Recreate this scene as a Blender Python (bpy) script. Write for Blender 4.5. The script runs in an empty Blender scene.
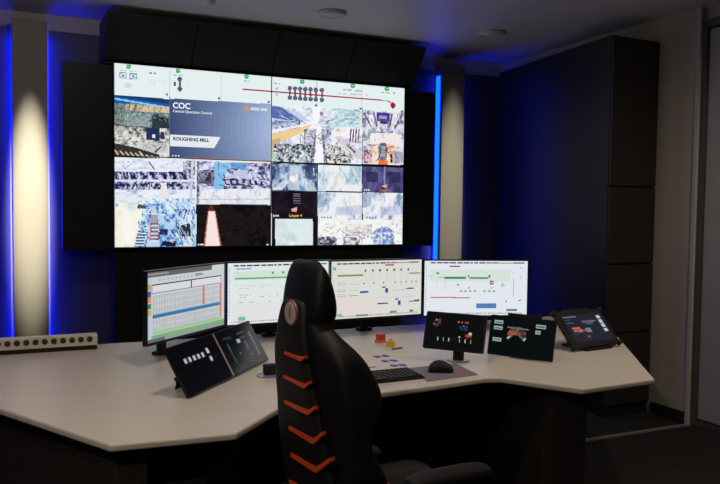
import bpy, bmesh, math, random
import numpy as np
from mathutils import Vector, Matrix, Euler

random.seed(7)
C = bpy.context.scene.collection
R = math.radians
PI = math.pi
sc = bpy.context.scene
sc.view_settings.view_transform = 'Standard'
sc.view_settings.look = 'None'
sc.view_settings.gamma = 1
sc.view_settings.exposure = 0
sc.view_settings.use_curve_mapping = False

# ------------------------------------------------------------------ camera
F, YAW, PITCH, ROLL, H = 755.175, 0.4344, 0.0471, 0.0128, 1.5
W_ = Vector((math.sin(YAW)*math.cos(PITCH), math.cos(YAW)*math.cos(PITCH), -math.sin(PITCH)))
r0 = Vector((math.cos(YAW), -math.sin(YAW), 0)); u0 = r0.cross(W_)
R_ = r0*math.cos(ROLL) + u0*math.sin(ROLL)
U_ = -r0*math.sin(ROLL) + u0*math.cos(ROLL)
cd = bpy.data.cameras.new('camera'); cam = bpy.data.objects.new('camera', cd); C.objects.link(cam)
cd.lens = F/720*36; cd.sensor_width = 36; cd.clip_start = 0.02
M = Matrix((R_, U_, -W_)).transposed().to_4x4(); M.translation = (0, 0, H)
cam.matrix_world = M
sc.camera = cam
O_ = Vector((0, 0, H))
def ray(x, y): return R_*((x-360)/F) - U_*((y-242)/F) + W_
def on_z(x, y, z):
    d = ray(x, y); return O_ + d*((z-H)/d.z)
def on_y(x, y, Y):
    d = ray(x, y); return O_ + d*(Y/d.y)
def at_depth(x, y, t): return O_ + ray(x, y)*t
def topx(P):
    v = Vector(P)-O_; z = v.dot(W_)
    return 360+F*v.dot(R_)/z, 242-F*v.dot(U_)/z

# ------------------------------------------------------------------ materials
def lin(c):
    out = []
    for v in c[:3]:
        v = v/255
        out.append(v/12.92 if v <= 0.04045 else ((v+0.055)/1.055)**2.4)
    return out
def mat(name, rgb, rough=0.5, metal=0.0, var=0.0, scale=20, stretch=(1, 1, 1), bump=0.0, spec=0.5, emit=None, estr=1.0, coat=0.0):
    m = bpy.data.materials.new(name); m.use_nodes = True
    nt = m.node_tree; b = nt.nodes['Principled BSDF']
    col = (*rgb, 1)
    b.inputs['Base Color'].default_value = col
    b.inputs['Roughness'].default_value = rough
    b.inputs['Metallic'].default_value = metal
    b.inputs['Specular IOR Level'].default_value = spec
    b.inputs['Coat Weight'].default_value = coat
    if emit:
        b.inputs['Emission Color'].default_value = (*emit, 1)
        b.inputs['Emission Strength'].default_value = estr
    if var or bump:
        tc = nt.nodes.new('ShaderNodeTexCoord'); mp = nt.nodes.new('ShaderNodeMapping')
        mp.inputs['Scale'].default_value = stretch
        n = nt.nodes.new('ShaderNodeTexNoise'); n.inputs['Scale'].default_value = scale; n.inputs['Detail'].default_value = 5
        nt.links.new(tc.outputs['Object'], mp.inputs['Vector']); nt.links.new(mp.outputs['Vector'], n.inputs['Vector'])
        if var:
            r = nt.nodes.new('ShaderNodeValToRGB')
            r.color_ramp.elements[0].position = .3; r.color_ramp.elements[1].position = .7
            r.color_ramp.elements[0].color = (*[v*(1-var) for v in rgb], 1)
            r.color_ramp.elements[1].color = (*[min(1, v*(1+var)) for v in rgb], 1)
            nt.links.new(n.outputs['Fac'], r.inputs['Fac']); nt.links.new(r.outputs['Color'], b.inputs['Base Color'])
        if bump:
            bp = nt.nodes.new('ShaderNodeBump'); bp.inputs['Strength'].default_value = bump; bp.inputs['Distance'].default_value = .004
            nt.links.new(n.outputs['Fac'], bp.inputs['Height']); nt.links.new(bp.outputs['Normal'], b.inputs['Normal'])
    return m
def screen_mat(name, strength, rough=0.2, spec=0.5):
    m = bpy.data.materials.new(name); m.use_nodes = True
    nt = m.node_tree; b = nt.nodes['Principled BSDF']
    b.inputs['Base Color'].default_value = (.004, .004, .005, 1); b.inputs['Roughness'].default_value = rough
    b.inputs['Specular IOR Level'].default_value = spec
    a = nt.nodes.new('ShaderNodeAttribute'); a.attribute_name = 'Col'
    nt.links.new(a.outputs['Color'], b.inputs['Emission Color']); b.inputs['Emission Strength'].default_value = strength
    return m

m_desk = mat('desk_laminate', (.66, .60, .53), .38, var=.02, scale=6, spec=.4)
m_deskedge = mat('desk_edge', (.60, .55, .48), .45)
m_channel = mat('channel_lid', (.36, .35, .35), .4, var=.04, scale=30)
m_dark = mat('dark_panel', (.019, .018, .0185), .5, var=.1, scale=8, spec=.2)
m_dark_wall = mat('dark_wall_panel', (.085, .085, .09), .55, var=.08, scale=5, spec=.15)
m_panel_r = mat('dark_wall_panel_matt', (.04, .04, .042), .6, var=.08, scale=5, spec=.15)
m_hood = mat('dark_fascia', (.025, .022, .021), .55, var=.12, scale=4, stretch=(1, 1, 8), spec=.25)
m_wood = mat('dark_wood', (.026, .020, .0175), .5, var=.25, scale=5, stretch=(12, 12, 1), spec=.3)
m_wood2 = mat('dark_veneer', (.015, .0135, .014), .45, var=.2, scale=5, stretch=(12, 12, 1), spec=.3)
m_beige = mat('beige_plaster', (.46, .43, .38), .7, var=.04, scale=12)
m_beige_r = mat('beige_wallpaper', (.40, .37, .32), .75, var=.05, scale=3, stretch=(1, 1, .4))
m_column = mat('brushed_column', (.26, .24, .20), .6, .0, var=.05, scale=4, stretch=(2, 2, 90), spec=.12)
m_ceiling = mat('ceiling_paint', (.62, .60, .59), .55, var=.03, scale=2)
m_carpet = mat('dark_carpet', (.022, .021, .021), .95, var=.5, scale=160, bump=.6, spec=.1)
m_metal = mat('strip_metal', (.42, .41, .39), .4, .6)
m_frame = mat('black_plastic', (.008, .008, .009), .35, var=.1, scale=40, spec=.4)
m_frame_matt = mat('matt_black_plastic', (.012, .012, .012), .6, var=.1, scale=60, spec=.3)
m_door = mat('grey_door', (.33, .32, .31), .6, var=.03, scale=4)
m_doorframe = mat('door_frame_dark', (.07, .068, .066), .5)
m_leather = mat('black_leather', (.0080, .0076, .0074), .55, var=.12, scale=70, bump=.12, spec=.3)
m_leather2 = mat('charcoal_leather', (.0105, .010, .0097), .66, var=.12, scale=70, bump=.12, spec=.3)
m_orange = mat('orange_leather', (.85, .10, .02), .55, spec=.3, var=.06, scale=50)
m_red = mat('red_enamel', (.30, .07, .06), .35)
m_silver = mat('silver_badge', (.62, .53, .49), .4, .0)
m_alu = mat('aluminium', (.74, .69, .58), .45, .0, var=.05, scale=10, stretch=(1, 20, 20))
m_socket = mat('socket_hole', (.04, .034, .028), .5)
m_key = mat('key_black', (.018, .018, .018), .5, spec=.3)
m_pad = mat('mouse_pad_cloth', (.20, .18, .23), .85, var=.08, scale=80)
m_pink = mat('pink_print', (.55, .08, .16), .7)
m_blue = mat('blue_token', (.09, .16, .62), .5)
m_toyred = mat('toy_red', (.62, .03, .03), .35)
m_toyyel = mat('toy_yellow', (.72, .44, .06), .35)
m_toyor = mat('toy_orange', (.65, .22, .06), .4)
m_brown = mat('brown_stick', (.16, .09, .06), .5)
m_whiteplastic = mat('white_plastic', (.55, .54, .53), .45)
m_lightplate = mat('pale_base_plate', (.25, .25, .33), .25)
LED = (.0005, .021, 1.0)
m_led = mat('blue_led', (.01, .01, .01), .5, emit=LED, estr=13)
m_led2 = mat('blue_led_bright', (.01, .01, .01), .5, emit=(.0003, .0075, 1.0), estr=31)
S_WALL = screen_mat('video_wall_pixels', 1.0, .35, .3)
S_MON = screen_mat('monitor_pixels', .86, .3, .4)
S_TAB = screen_mat('tablet_pixels', .8, .13, .5)
def glow(name, rgb, s=1.0): return mat(name, (.01, .01, .01), .4, emit=lin(rgb), estr=s)
g_white = glow('lit_white_text', (245, 248, 255))
g_grey = glow('lit_dark_text', (70, 72, 84))
g_yellow = glow('lit_yellow_text', (235, 190, 40))
g_orange = glow('lit_orange_text', (220, 120, 60))

# ------------------------------------------------------------------ mesh helpers
def NB(): return bmesh.new()
def finish(name, bm, m, parent=None, loc=None, smooth=False, bevel=0, seg=2, sub=0, mats=None, recalc=True):
    if recalc: bmesh.ops.recalc_face_normals(bm, faces=bm.faces)
    me = bpy.data.meshes.new(name); bm.to_mesh(me); bm.free()
    for mm in (mats or [m]): me.materials.append(mm)
    if smooth:
        for p in me.polygons: p.use_smooth = True
    o = bpy.data.objects.new(name, me); C.objects.link(o)
    if parent: o.parent = parent
    if loc is not None: o.location = loc
    if bevel:
        b = o.modifiers.new('bevel', 'BEVEL'); b.width = bevel; b.segments = seg; b.limit_method = 'ANGLE'; b.angle_limit = R(35)
    if sub:
        s = o.modifiers.new('sub', 'SUBSURF'); s.levels = sub; s.render_levels = sub
    return o
def box(bm, x0, x1, y0, y1, z0, z1, mi=0):
    v = [bm.verts.new((x, y, z)) for x in (x0, x1) for y in (y0, y1) for z in (z0, z1)]
    for f in ((0, 1, 3, 2), (4, 6, 7, 5), (0, 4, 5, 1), (2, 3, 7, 6), (0, 2, 6, 4), (1, 5, 7, 3)):
        bm.faces.new([v[i] for i in f]).material_index = mi
    return v
def prism(bm, pts, z0, z1, mi=0, side=None):
    a = [bm.verts.new((x, y, z0)) for x, y in pts]; b = [bm.verts.new((x, y, z1)) for x, y in pts]
    n = len(pts)
    bm.faces.new(a[::-1]).material_index = mi; bm.faces.new(b).material_index = mi
    for i in range(n):
        bm.faces.new((a[i], a[(i+1) % n], b[(i+1) % n], b[i])).material_index = mi if side is None else side
def hull(bm, A, B, mi=0):
    """solid between two matching 3-D loops"""
    a = [bm.verts.new(p) for p in A]; b = [bm.verts.new(p) for p in B]; n = len(A)
    bm.faces.new(a[::-1]).material_index = mi; bm.faces.new(b).material_index = mi
    for i in range(n): bm.faces.new((a[i], a[(i+1) % n], b[(i+1) % n], b[i])).material_index = mi
def loft(bm, loops, caps=True, mi=0):
    L = [[bm.verts.new(p) for p in lp] for lp in loops]; n = len(L[0])
    for a, b in zip(L, L[1:]):
        for i in range(n): bm.faces.new((a[i], a[(i+1) % n], b[(i+1) % n], b[i])).material_index = mi
    if caps:
        bm.faces.new(L[0][::-1]); bm.faces.new(L[-1])
def cyl(bm, p0, p1, r0, r1=None, n=20, mi=0):
    p0 = Vector(p0); p1 = Vector(p1); r1 = r0 if r1 is None else r1
    d = (p1-p0).normalized(); a = d.orthogonal().normalized(); b = d.cross(a)
    A = [p0+(a*math.cos(t)+b*math.sin(t))*r0 for t in [2*PI*i/n for i in range(n)]]
    B = [p1+(a*math.cos(t)+b*math.sin(t))*r1 for t in [2*PI*i/n for i in range(n)]]
    hull(bm, A, B, mi)
def lathe(bm, prof, c=(0, 0, 0), n=28):
    loops = [[(c[0]+r*math.cos(2*PI*i/n), c[1]+r*math.sin(2*PI*i/n), c[2]+z) for i in range(n)] for r, z in prof]
    loft(bm, loops)
def rrect(w, h, r, n=5, cx=0, cy=0):
    pts = []
    for sx, sy, a0 in ((1, 1, 0), (-1, 1, 90), (-1, -1, 180), (1, -1, 270)):
        for i in range(n+1):
            a = R(a0+90*i/n); pts.append((cx+sx*(w/2-r)+r*math.cos(a), cy+sy*(h/2-r)+r*math.sin(a)))
    return pts
def thing(name, label, cat, loc=(0, 0, 0), group=None, rz=0):
    o = bpy.data.objects.new(name, None); C.objects.link(o); o.empty_display_size = .05
    o.location = loc; o.rotation_euler = (0, 0, rz)
    return tag(o, label, cat, group)
def tag(o, label, cat, group=None):
    o['label'] = label; o['category'] = cat
    if group: o['group'] = group
    return o
def struct(o): o['kind'] = 'structure'; return o

def text(name, body, m, size, parent, mw, align='LEFT', bold=0.0):
    cu = bpy.data.curves.new(name, 'FONT'); cu.body = body; cu.size = size; cu.align_x = align; cu.offset = bold; cu.extrude = .0004
    t = bpy.data.objects.new(name, cu); C.objects.link(t)
    bpy.context.view_layer.update()
    me = bpy.data.meshes.new_from_object(t.evaluated_get(bpy.context.evaluated_depsgraph_get()))
    bpy.data.objects.remove(t); bpy.data.curves.remove(cu)
    me.name = name; me.materials.clear(); me.materials.append(m)
    o = bpy.data.objects.new(name, me); C.objects.link(o); o.parent = parent; o.matrix_local = mw
    return o

# ------------------------------------------------------------------ pixel canvases for the lit screens
def hsh(ix, iy, s):
    n = (ix.astype(np.int64)*374761393 + iy.astype(np.int64)*668265263 + s*974711) & 0x7fffffff
    n = ((n ^ (n >> 13))*1274126177) & 0x7fffffff
    return ((n ^ (n >> 16)) & 0xffff)/65535.0
def vnoise(x, y, s):
    ix = np.floor(x); iy = np.floor(y); fx = x-ix; fy = y-iy
    fx = fx*fx*(3-2*fx); fy = fy*fy*(3-2*fy)
    a = hsh(ix, iy, s); b = hsh(ix+1, iy, s); c = hsh(ix, iy+1, s); d = hsh(ix+1, iy+1, s)
    return (a*(1-fx)+b*fx)*(1-fy)+(c*(1-fx)+d*fx)*fy
def fbm(x, y, s): return (vnoise(x, y, s)*.5+vnoise(x*2.1, y*2.1, s+1)*.3+vnoise(x*4.3, y*4.3, s+2)*.2)
class Canvas:
    """a screen picture; drawing coordinates are those of the picture seen on the screen plane"""
    def __init__(s, quad, nu, nv, bg):
        s.quad = quad; s.nu = nu; s.nv = nv
        (x0, y0), (x1, y1), (x2, y2), (x3, y3) = quad          # TL TR BR BL
        A = []; B = []
        for (u, v), (x, y) in zip(((0, 1), (1, 1), (1, 0), (0, 0)), quad):
            A.append([u, v, 1, 0, 0, 0, -u*x, -v*x]); B.append(x)
            A.append([0, 0, 0, u, v, 1, -u*y, -v*y]); B.append(y)
        h = np.linalg.solve(np.array(A), np.array(B)); s.Hm = np.append(h, 1).reshape(3, 3); s.Hi = np.linalg.inv(s.Hm)
        u, v = np.meshgrid((np.arange(nu)+.5)/nu, 1-(np.arange(nv)+.5)/nv)
        s.U, s.V = u, v
        d = s.Hm[2, 0]*u+s.Hm[2, 1]*v+1
        s.X = (s.Hm[0, 0]*u+s.Hm[0, 1]*v+s.Hm[0, 2])/d; s.Y = (s.Hm[1, 0]*u+s.Hm[1, 1]*v+s.Hm[1, 2])/d
        s.im = np.zeros((nv, nu, 3)); s.im[:] = bg
    def uv(s, x, y):
        q = s.Hi@np.array([x, y, 1.0]); return q[0]/q[2], q[1]/q[2]
    def put(s, mask, col, a=1.0):
        w = (mask.astype(float)*a)[..., None]; s.im = s.im*(1-w)+np.asarray(col, float)*w
    def inpoly(s, pts):
        m = np.zeros(s.X.shape, bool); n = len(pts)
        for i in range(n):
            xa, ya = pts[i]; xb, yb = pts[(i+1) % n]
            if ya == yb: continue
            m ^= ((ya > s.Y) != (yb > s.Y)) & (s.X < (xb-xa)*(s.Y-ya)/(yb-ya)+xa)
        return m
    def poly(s, pts, col, a=1.0): s.put(s.inpoly(pts), col, a)
    def circ(s, x, y, r, col, a=1.0, ry=None): s.put(((s.X-x)/r)**2+((s.Y-y)/(ry or r))**2 < 1, col, a)
    def line(s, x0, y0, x1, y1, w, col, a=1.0):
        dx, dy = x1-x0, y1-y0; L = max(1e-6, dx*dx+dy*dy)
        t = np.clip(((s.X-x0)*dx+(s.Y-y0)*dy)/L, 0, 1)
        s.put((s.X-x0-t*dx)**2+(s.Y-y0-t*dy)**2 < (w/2)**2, col, a)
    def dashes(s, x0, y0, x1, y1, w, col, a=1.0, p=3.0, duty=.65, seed=3):
        dx, dy = x1-x0, y1-y0; L = math.hypot(dx, dy)
        t = ((s.X-x0)*dx+(s.Y-y0)*dy)/L; e = np.abs((s.X-x0)*dy-(s.Y-y0)*dx)/L
        k = hsh(np.floor(t/p*2), np.floor(t*0), seed)
        s.put((t > 0) & (t < L) & (e < w/2) & (k < duty), col, a)
    def ruv(s, u0, v0, u1, v1, col, a=1.0): s.put((s.U >= u0) & (s.U < u1) & (s.V >= v0) & (s.V < v1), col, a)
    def clutter(s, mask, stops, sx, sy, seed, a=1.0, gain=1.9):
        sx *= .7; sy *= .7
        n = np.clip((fbm(s.X/sx, s.Y/sy, seed)-.5)*(gain+.3)+.61+.7*(vnoise(s.X/22, s.Y/16, seed+50)-.5), 0, .999)
        st = np.array(stops, float); k = n*(len(st)-1); i = k.astype(int); f = (k-i)[..., None]
        col = st[i]*(1-f)+st[np.minimum(i+1, len(st)-1)]*f
        w = (mask.astype(float)*a)[..., None]; s.im = s.im*(1-w)+col*w
def bits(c, x0, y0, x1, y1, n, cols, ln, w, seed, ang=None):
    rnd = random.Random(seed)
    for _ in range(n):
        x = rnd.uniform(x0, x1); y = rnd.uniform(y0, y1); a = rnd.uniform(0, PI) if ang is None else rnd.gauss(ang, .25); l = rnd.uniform(.4, 1)*ln
        xb, yb = x+l*math.cos(a), y-l*math.sin(a)
        if x0 <= xb <= x1 and y0 <= yb <= y1: c.line(x, y, xb, yb, rnd.uniform(.5, 1)*w, rnd.choice(cols), rnd.uniform(.5, .95))
def canvas_mesh(name, cv, w, h, m, parent, mw, sub=None):
    """cells of the canvas (or of one uv window of it) as coloured faces in the local XZ plane"""
    nu, nv = cv.nu, cv.nv
    i0, i1, j0, j1 = sub if sub is not None else (0, nu, 0, nv)
    im = np.clip(np.round(cv.im/6)*6, 0, 255).astype(int)
    verts, faces, cols = [], [], []
    for j in range(j0, j1):
        z1 = h*(1-j/nv); z0 = h*(1-(j+1)/nv); i = i0
        while i < i1:
            k = i+1; c = tuple(im[j, i])
            while k < i1 and tuple(im[j, k]) == c: k += 1
            n = len(verts); xa, xb = w*i/nu, w*k/nu
            verts += [(xa, 0, z0), (xb, 0, z0), (xb, 0, z1), (xa, 0, z1)]; faces.append((n, n+1, n+2, n+3)); cols.append(lin(c)); i = k
    me = bpy.data.meshes.new(name); me.from_pydata(verts, [], faces)
    at = me.color_attributes.new('Col', 'FLOAT_COLOR', 'CORNER')
    buf = np.ones((len(faces)*4, 4), np.float32); buf[:, :3] = np.repeat(np.array(cols), 4, axis=0)
    at.data.foreach_set('color', buf.ravel()); me.materials.append(m); me.update()
    o = bpy.data.objects.new(name, me); C.objects.link(o); o.parent = parent; o.matrix_local = mw
    return o

# ================================================================== THE ROOM
CZ = 2.89
XL, XR, YF, YB = -2.6, 4.30, -1.6, 6.12
def slab(name, m, *b, **k):
    bm = NB(); box(bm, *b); return finish(name, bm, m, **k)
struct(slab('floor', m_carpet, XL-.2, 5.6, YF-.2, YB+.2, -.1, 0))
struct(slab('ceiling', m_ceiling, XL-.2, 5.6, YF-.2, YB+.2, CZ, CZ+.1))
struct(slab('wall_back', m_beige, XL, 5.6, YB, YB+.15, 0, CZ))
struct(slab('wall_left', m_beige, XL-.15, XL, YF, YB, 0, CZ))
struct(slab('wall_front', m_beige, XL, 5.6, YF-.15, YF, 0, CZ))
bm = NB(); box(bm, XR, XR+.3, 3.79, YB, 0, CZ); box(bm, XR+.05, XR+.3, YF, 3.79, 2.80, CZ); box(bm, XR+.05, XR+.3, YF, 2.66, 0, CZ)
struct(finish('wall_right', bm, m_beige_r))
struct(slab('baseboard_right', m_dark, XR-.015, XR, 3.795, 4.10, 0, .085))
struct(slab('trim_1', m_metal, 2.6, XR, 3.745, 3.77, 0, .012))          # strip in the floor
struct(slab('trim_2', m_beige, XR-.012, XR+.012, 3.765, 3.79, 0, CZ))   # corner strip of the right wall
# tall grey door set back behind the right-hand corner
d = bpy.data.objects.new('door_1', None); C.objects.link(d); struct(d); d.location = (XR+.05, 3.24, 0)
bm = NB(); box(bm, -.006, .05, -.56, .49, .05, 2.74)
finish('door_leaf', bm, m_door, d, bevel=.003)
bm = NB(); box(bm, -.035, .06, .495, .55, 0, 2.80); box(bm, -.035, .06, -.58, -.565, 0, 2.80); box(bm, -.035, .06, -.565, .495, 2.75, 2.80); box(bm, -.0, .06, -.565, .495, 0, .045)
finish('door_frame', bm, m_doorframe, d)

# ------------------------------------------------------------------ back wall: columns, LED strips, dark panels
def column(x0, x1, label, ya, ml):
    t = thing('wall_column', label, 'column', ((x0+x1)/2, 5.95, 0), 'beige columns on the back wall')
    w = (x1-x0)/2
    bm = NB(); box(bm, -w, w, 0, .03, 0, 2.80); box(bm, -w+.012, w-.012, .03, .165, 0, 2.80)
    finish('column_face', bm, m_column, t, bevel=.003)
    for s in (-1, 1):
        bm = NB(); x = s*(w-.012)
        box(bm, min(x, x+s*.008), max(x, x+s*.008), ya, .122, .12, 2.70)
        o = finish('led_strip', bm, ml, t); o['label'] = 'blue glowing strip down the column side'
    return t
column(.022, .254, 'beige column glowing blue at its sides, left of the video wall', .080, m_led2)
column(3.565, 3.80, 'beige column with a blue strip, right of the video wall', .062, m_led)
def panel(x0, x1, z0, z1, y0, y1, label, name='wall_panel', m=m_dark_wall, group=None):
    return tag(slab(name, m, x0, x1, y0, y1, z0, z1, bevel=.004), label, 'panel', group)
G = 'dark panels lining the back wall'
panel(-1.6, .005, 0, 2.765, 6.075, 6.117, 'dark panel at the far left edge, lit blue beside the left column', group=G)
panel(.272, .70, 0, 2.765, 6.075, 6.117, 'dark panel between the left column and the video wall, lit blue', group=G)
panel(3.12, 3.545, 0, 2.755, 6.075, 6.117, 'dark panel between the video wall and the right column', group=G)
panel(3.82, 4.295, 0, 2.755, 6.075, 6.117, 'narrow dark blue panel between the right column and tall cabinet', m=m_panel_r, group=G)
panel(.70, 1.91, 0, 1.135, 5.875, 6.117, 'low black panel under the left half of the video wall', 'backing_panel', m_dark)
panel(1.912, 3.12, 0, 1.135, 5.875, 6.117, 'low black panel under the right half of the video wall', 'backing_panel', m_dark)
panel(.345, .695, 1.155, 2.515, 5.86, 6.0755, 'black flank panel on the left side of the video wall', 'flank_panel', m_dark)
panel(3.135, 3.44, 1.155, 2.515, 5.86, 6.0755, 'black flank panel on the right side of the video wall', 'flank_panel', m_dark)
hd = thing('fascia_hood', 'dark sloping fascia leaning forward above the video wall', 'fascia', (1.91, 5.84, 2.55))
xs = [-1.29, -.643, 0, .643, 1.29]
for a, b in zip(xs, xs[1:]):
    bm = NB(); a += .003; b -= .003
    hull(bm, [(a, 0, 0), (b, 0, 0), (b, .26, 0), (a, .26, 0)], [(a, -.24, .295), (b, -.24, .295), (b, .20, .295), (a, .20, .295)])
    finish('fascia_panel', bm, m_hood, hd, bevel=.004)
bm = NB(); box(bm, -1.28, 1.28, .05, .24, -.02, .30); finish('fascia_backing', bm, m_dark, hd)

# ------------------------------------------------------------------ video wall (four screens)
VX, VY, VZ, VW, VH = .702, 5.844, 1.171, 2.42, 1.36125
QUAD = [topx((VX, VY, VZ+VH)), topx((VX+VW, VY, VZ+VH)), topx((VX+VW, VY, VZ)), topx((VX, VY, VZ))]
cv = Canvas(QUAD, 440, 248, (228, 240, 243))
def box4(x0, y0, x1, y1, k0=0.085, k1=None):
    """tile whose top edge slopes k0 and bottom edge k1 (screen rows as seen)"""
    k1 = k0 if k1 is None else k1
    return [(x0, y0), (x1, y0+k0*(x1-x0)), (x1, y1+k1*(x1-x0)), (x0, y1)]
IND = [(30, 28, 70), (80, 85, 140), (150, 165, 210), (205, 218, 240), (240, 244, 252)]
# --- status strip
for x in (169.5, 221, 317, 362): cv.line(x, 66+.08*(x-114), x, 97+.05*(x-114), .8, (190, 205, 215))
GR = (30, 165, 80)
for x, y in ((128.5, 66.5), (178.2, 70.8), (246.5, 76.5), (302.2, 81.6), (352.8, 86), (387, 88.8)): cv.circ(x, y, 2.3, GR); cv.line(x-.8, y, x+.9, y-.5, .7, (200, 240, 210))
for x, y in ((123, 75), (133.3, 76)):
    cv.poly([(x-3.6, y-3), (x+3.6, y-2.6), (x+3.6, y+3.6), (x-3.6, y+3.2)], (120, 150, 175)); cv.poly([(x-2.8, y-1.8), (x+2.8, y-1.5), (x+2.8, y+2.8), (x-2.8, y+2.4)], (222, 236, 242)); cv.circ(x, y+.6, 1.2, (90, 130, 165)); cv.dashes(x-3, y-5, x+3, y-4.6, 1, (150, 160, 175))
cv.poly([(124.5, 83), (131, 83.6), (131, 88), (124.5, 87.4)], (205, 216, 222)); cv.dashes(149, 72.8, 156, 73.4, 1.2, (120, 130, 145)); cv.circ(152.3, 82, 3.2, (208, 220, 226)); cv.circ(152.3, 82, 2.2, (226, 238, 242)); cv.circ(164, 82.5, 1.6, (214, 226, 240))
for x, y in ((167, 94.4), (219, 98.4), (268.8, 102), (316, 105.5), (360.5, 108.6), (402, 111.5)): cv.circ(x, y, 1.2, (70, 100, 115))
cv.line(179.8, 79, 179.8, 89, 2.2, (90, 98, 112)); cv.circ(179.8, 79, 2.4, (80, 88, 102)); cv.circ(179.8, 89, 2.4, (80, 88, 102)); cv.poly([(174, 81.5), (176, 81.6), (176, 86), (174, 86)], (85, 95, 105)); cv.dashes(174, 75, 183, 75.6, 1, (170, 180, 190)); cv.circ(187, 84, 1.4, (215, 226, 232))
cv.dashes(244, 81, 249.5, 81.4, 1.2, (170, 180, 185)); cv.dashes(274, 83.5, 280, 84, 1.2, (150, 160, 170))
RD = (165, 40, 60)
cv.line(243, 89, 320, 95.2, 1.2, RD); cv.line(320, 95.2, 388, 101, 1.2, RD); cv.line(388, 101, 393, 104, 1.2, RD); cv.circ(393, 105.5, 2.4, (165, 25, 45), 1, 3)
cv.circ(276.8, 88.5, 1.5, (190, 195, 205)); cv.circ(276.8, 94.5, 1.5, (190, 195, 205))
for i in range(7):
    x = 289.8+5.2*i+(.9 if i == 6 else 0); y = 88.2+.33*i
    cv.line(x, y, x, y+9.5, 1.6, (110, 80, 100)); cv.circ(x, y, 2.3, (88, 98, 118)); cv.circ(x, y+9.6, 2.3, (88, 98, 118)); cv.line(x, y+3.4, x, y+6, 1.9, (140, 45, 75))
cv.dashes(343, 89.6, 362, 91, 1.6, (180, 190, 198)); cv.dashes(338, 93.4, 368, 95.2, 1.4, (195, 204, 212)); cv.dashes(381, 92.3, 395, 93.2, 1.4, (170, 185, 192))
# --- city panorama
q = box4(114, 94.5, 169.5, 125.5, .085, .06); mk = cv.inpoly(q)
cv.put(mk, (60, 110, 130)); cv.clutter(mk & (cv.Y > 101), [(40, 60, 70), (90, 120, 130), (150, 160, 150), (90, 110, 110)], 4, 2, 11)
cv.put(mk & (cv.Y < 101+.12*(cv.X-114)+2*(cv.X < 130)), (30, 90, 170)); cv.put(mk & (cv.Y < 96.5+.14*(cv.X-114)), (20, 60, 120)); cv.put(mk & (np.abs(cv.Y-98.5-.17*(cv.X-114)) < .9), (130, 205, 245)); cv.put(mk & (cv.X > 150) & (cv.Y < 98+.05*(cv.X-114)), (30, 60, 80))
cv.clutter(mk & (np.abs(cv.Y-107.5-.06*(cv.X-128)) < 3.4) & (cv.X > 126), [(60, 70, 70), (190, 165, 130), (225, 205, 170)], 1.6, 5, 13, .9)
cv.clutter(mk & (cv.Y > 113) & (cv.X < 150) & (cv.X > 124), [(70, 100, 110), (190, 205, 205), (120, 140, 140)], 3, 2, 15, .8); cv.put(mk & (cv.X > 152) & (cv.Y > 118), (25, 35, 40), .75)
# --- plant hall
q = box4(114, 125.5, 169.5, 157, .06, .03); mk = cv.inpoly(q); cv.clutter(mk, [(70, 72, 68), (150, 148, 138), (208, 206, 200), (225, 226, 224)], 6, 5, 21)
cv.poly([(146, 127), (159.5, 128), (159.5, 141), (146, 140)], (38, 46, 92)); cv.poly([(152, 134.5), (155.3, 134.7), (155.3, 138), (152, 138)], (225, 230, 245)); cv.poly([(160.5, 132), (164.5, 132.4), (164.5, 139.5), (160.5, 139)], (50, 55, 78)); cv.poly([(138, 142), (168, 143), (168, 153), (140, 152)], (205, 204, 208), .8)
cv.line(155, 152, 161, 147, 1.5, (60, 50, 60)); cv.poly([(114, 143), (134, 147), (160, 155), (160, 158.3), (114, 157)], (52, 50, 48))
for i in range(9): cv.line(115+5.2*i, 150.5+.8*i, 118+5.2*i, 154+.5*i, 1.7, (190, 180, 160))
# --- COC slide
q = [(170, 98.5), (270.6, 104), (270.6, 160.5), (170, 158)]; mk = cv.inpoly(q)
t = np.clip((cv.X-170)/100, 0, 1)[..., None]; vv = np.clip((cv.Y-100)/58, 0, 1)[..., None]
slide = np.array([62, 76, 118])*(1-t)+np.array([150, 170, 205])*t + 14*np.sin(vv*PI)*t
cv.im = np.where(mk[..., None], slide, cv.im)
cv.poly([(170, 134.5), (220.4, 136.8), (214.5, 148), (170, 145.8)], (228, 236, 242))
cv.poly([(243, 110.5), (246.5, 105), (250, 111)], (215, 150, 110)); cv.dashes(250.5, 108.9, 267.5, 110, 3, (225, 228, 236), .8, 3, .8)
cv.line(185, 158.4, 271, 161, 1.1, (205, 130, 90))
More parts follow.
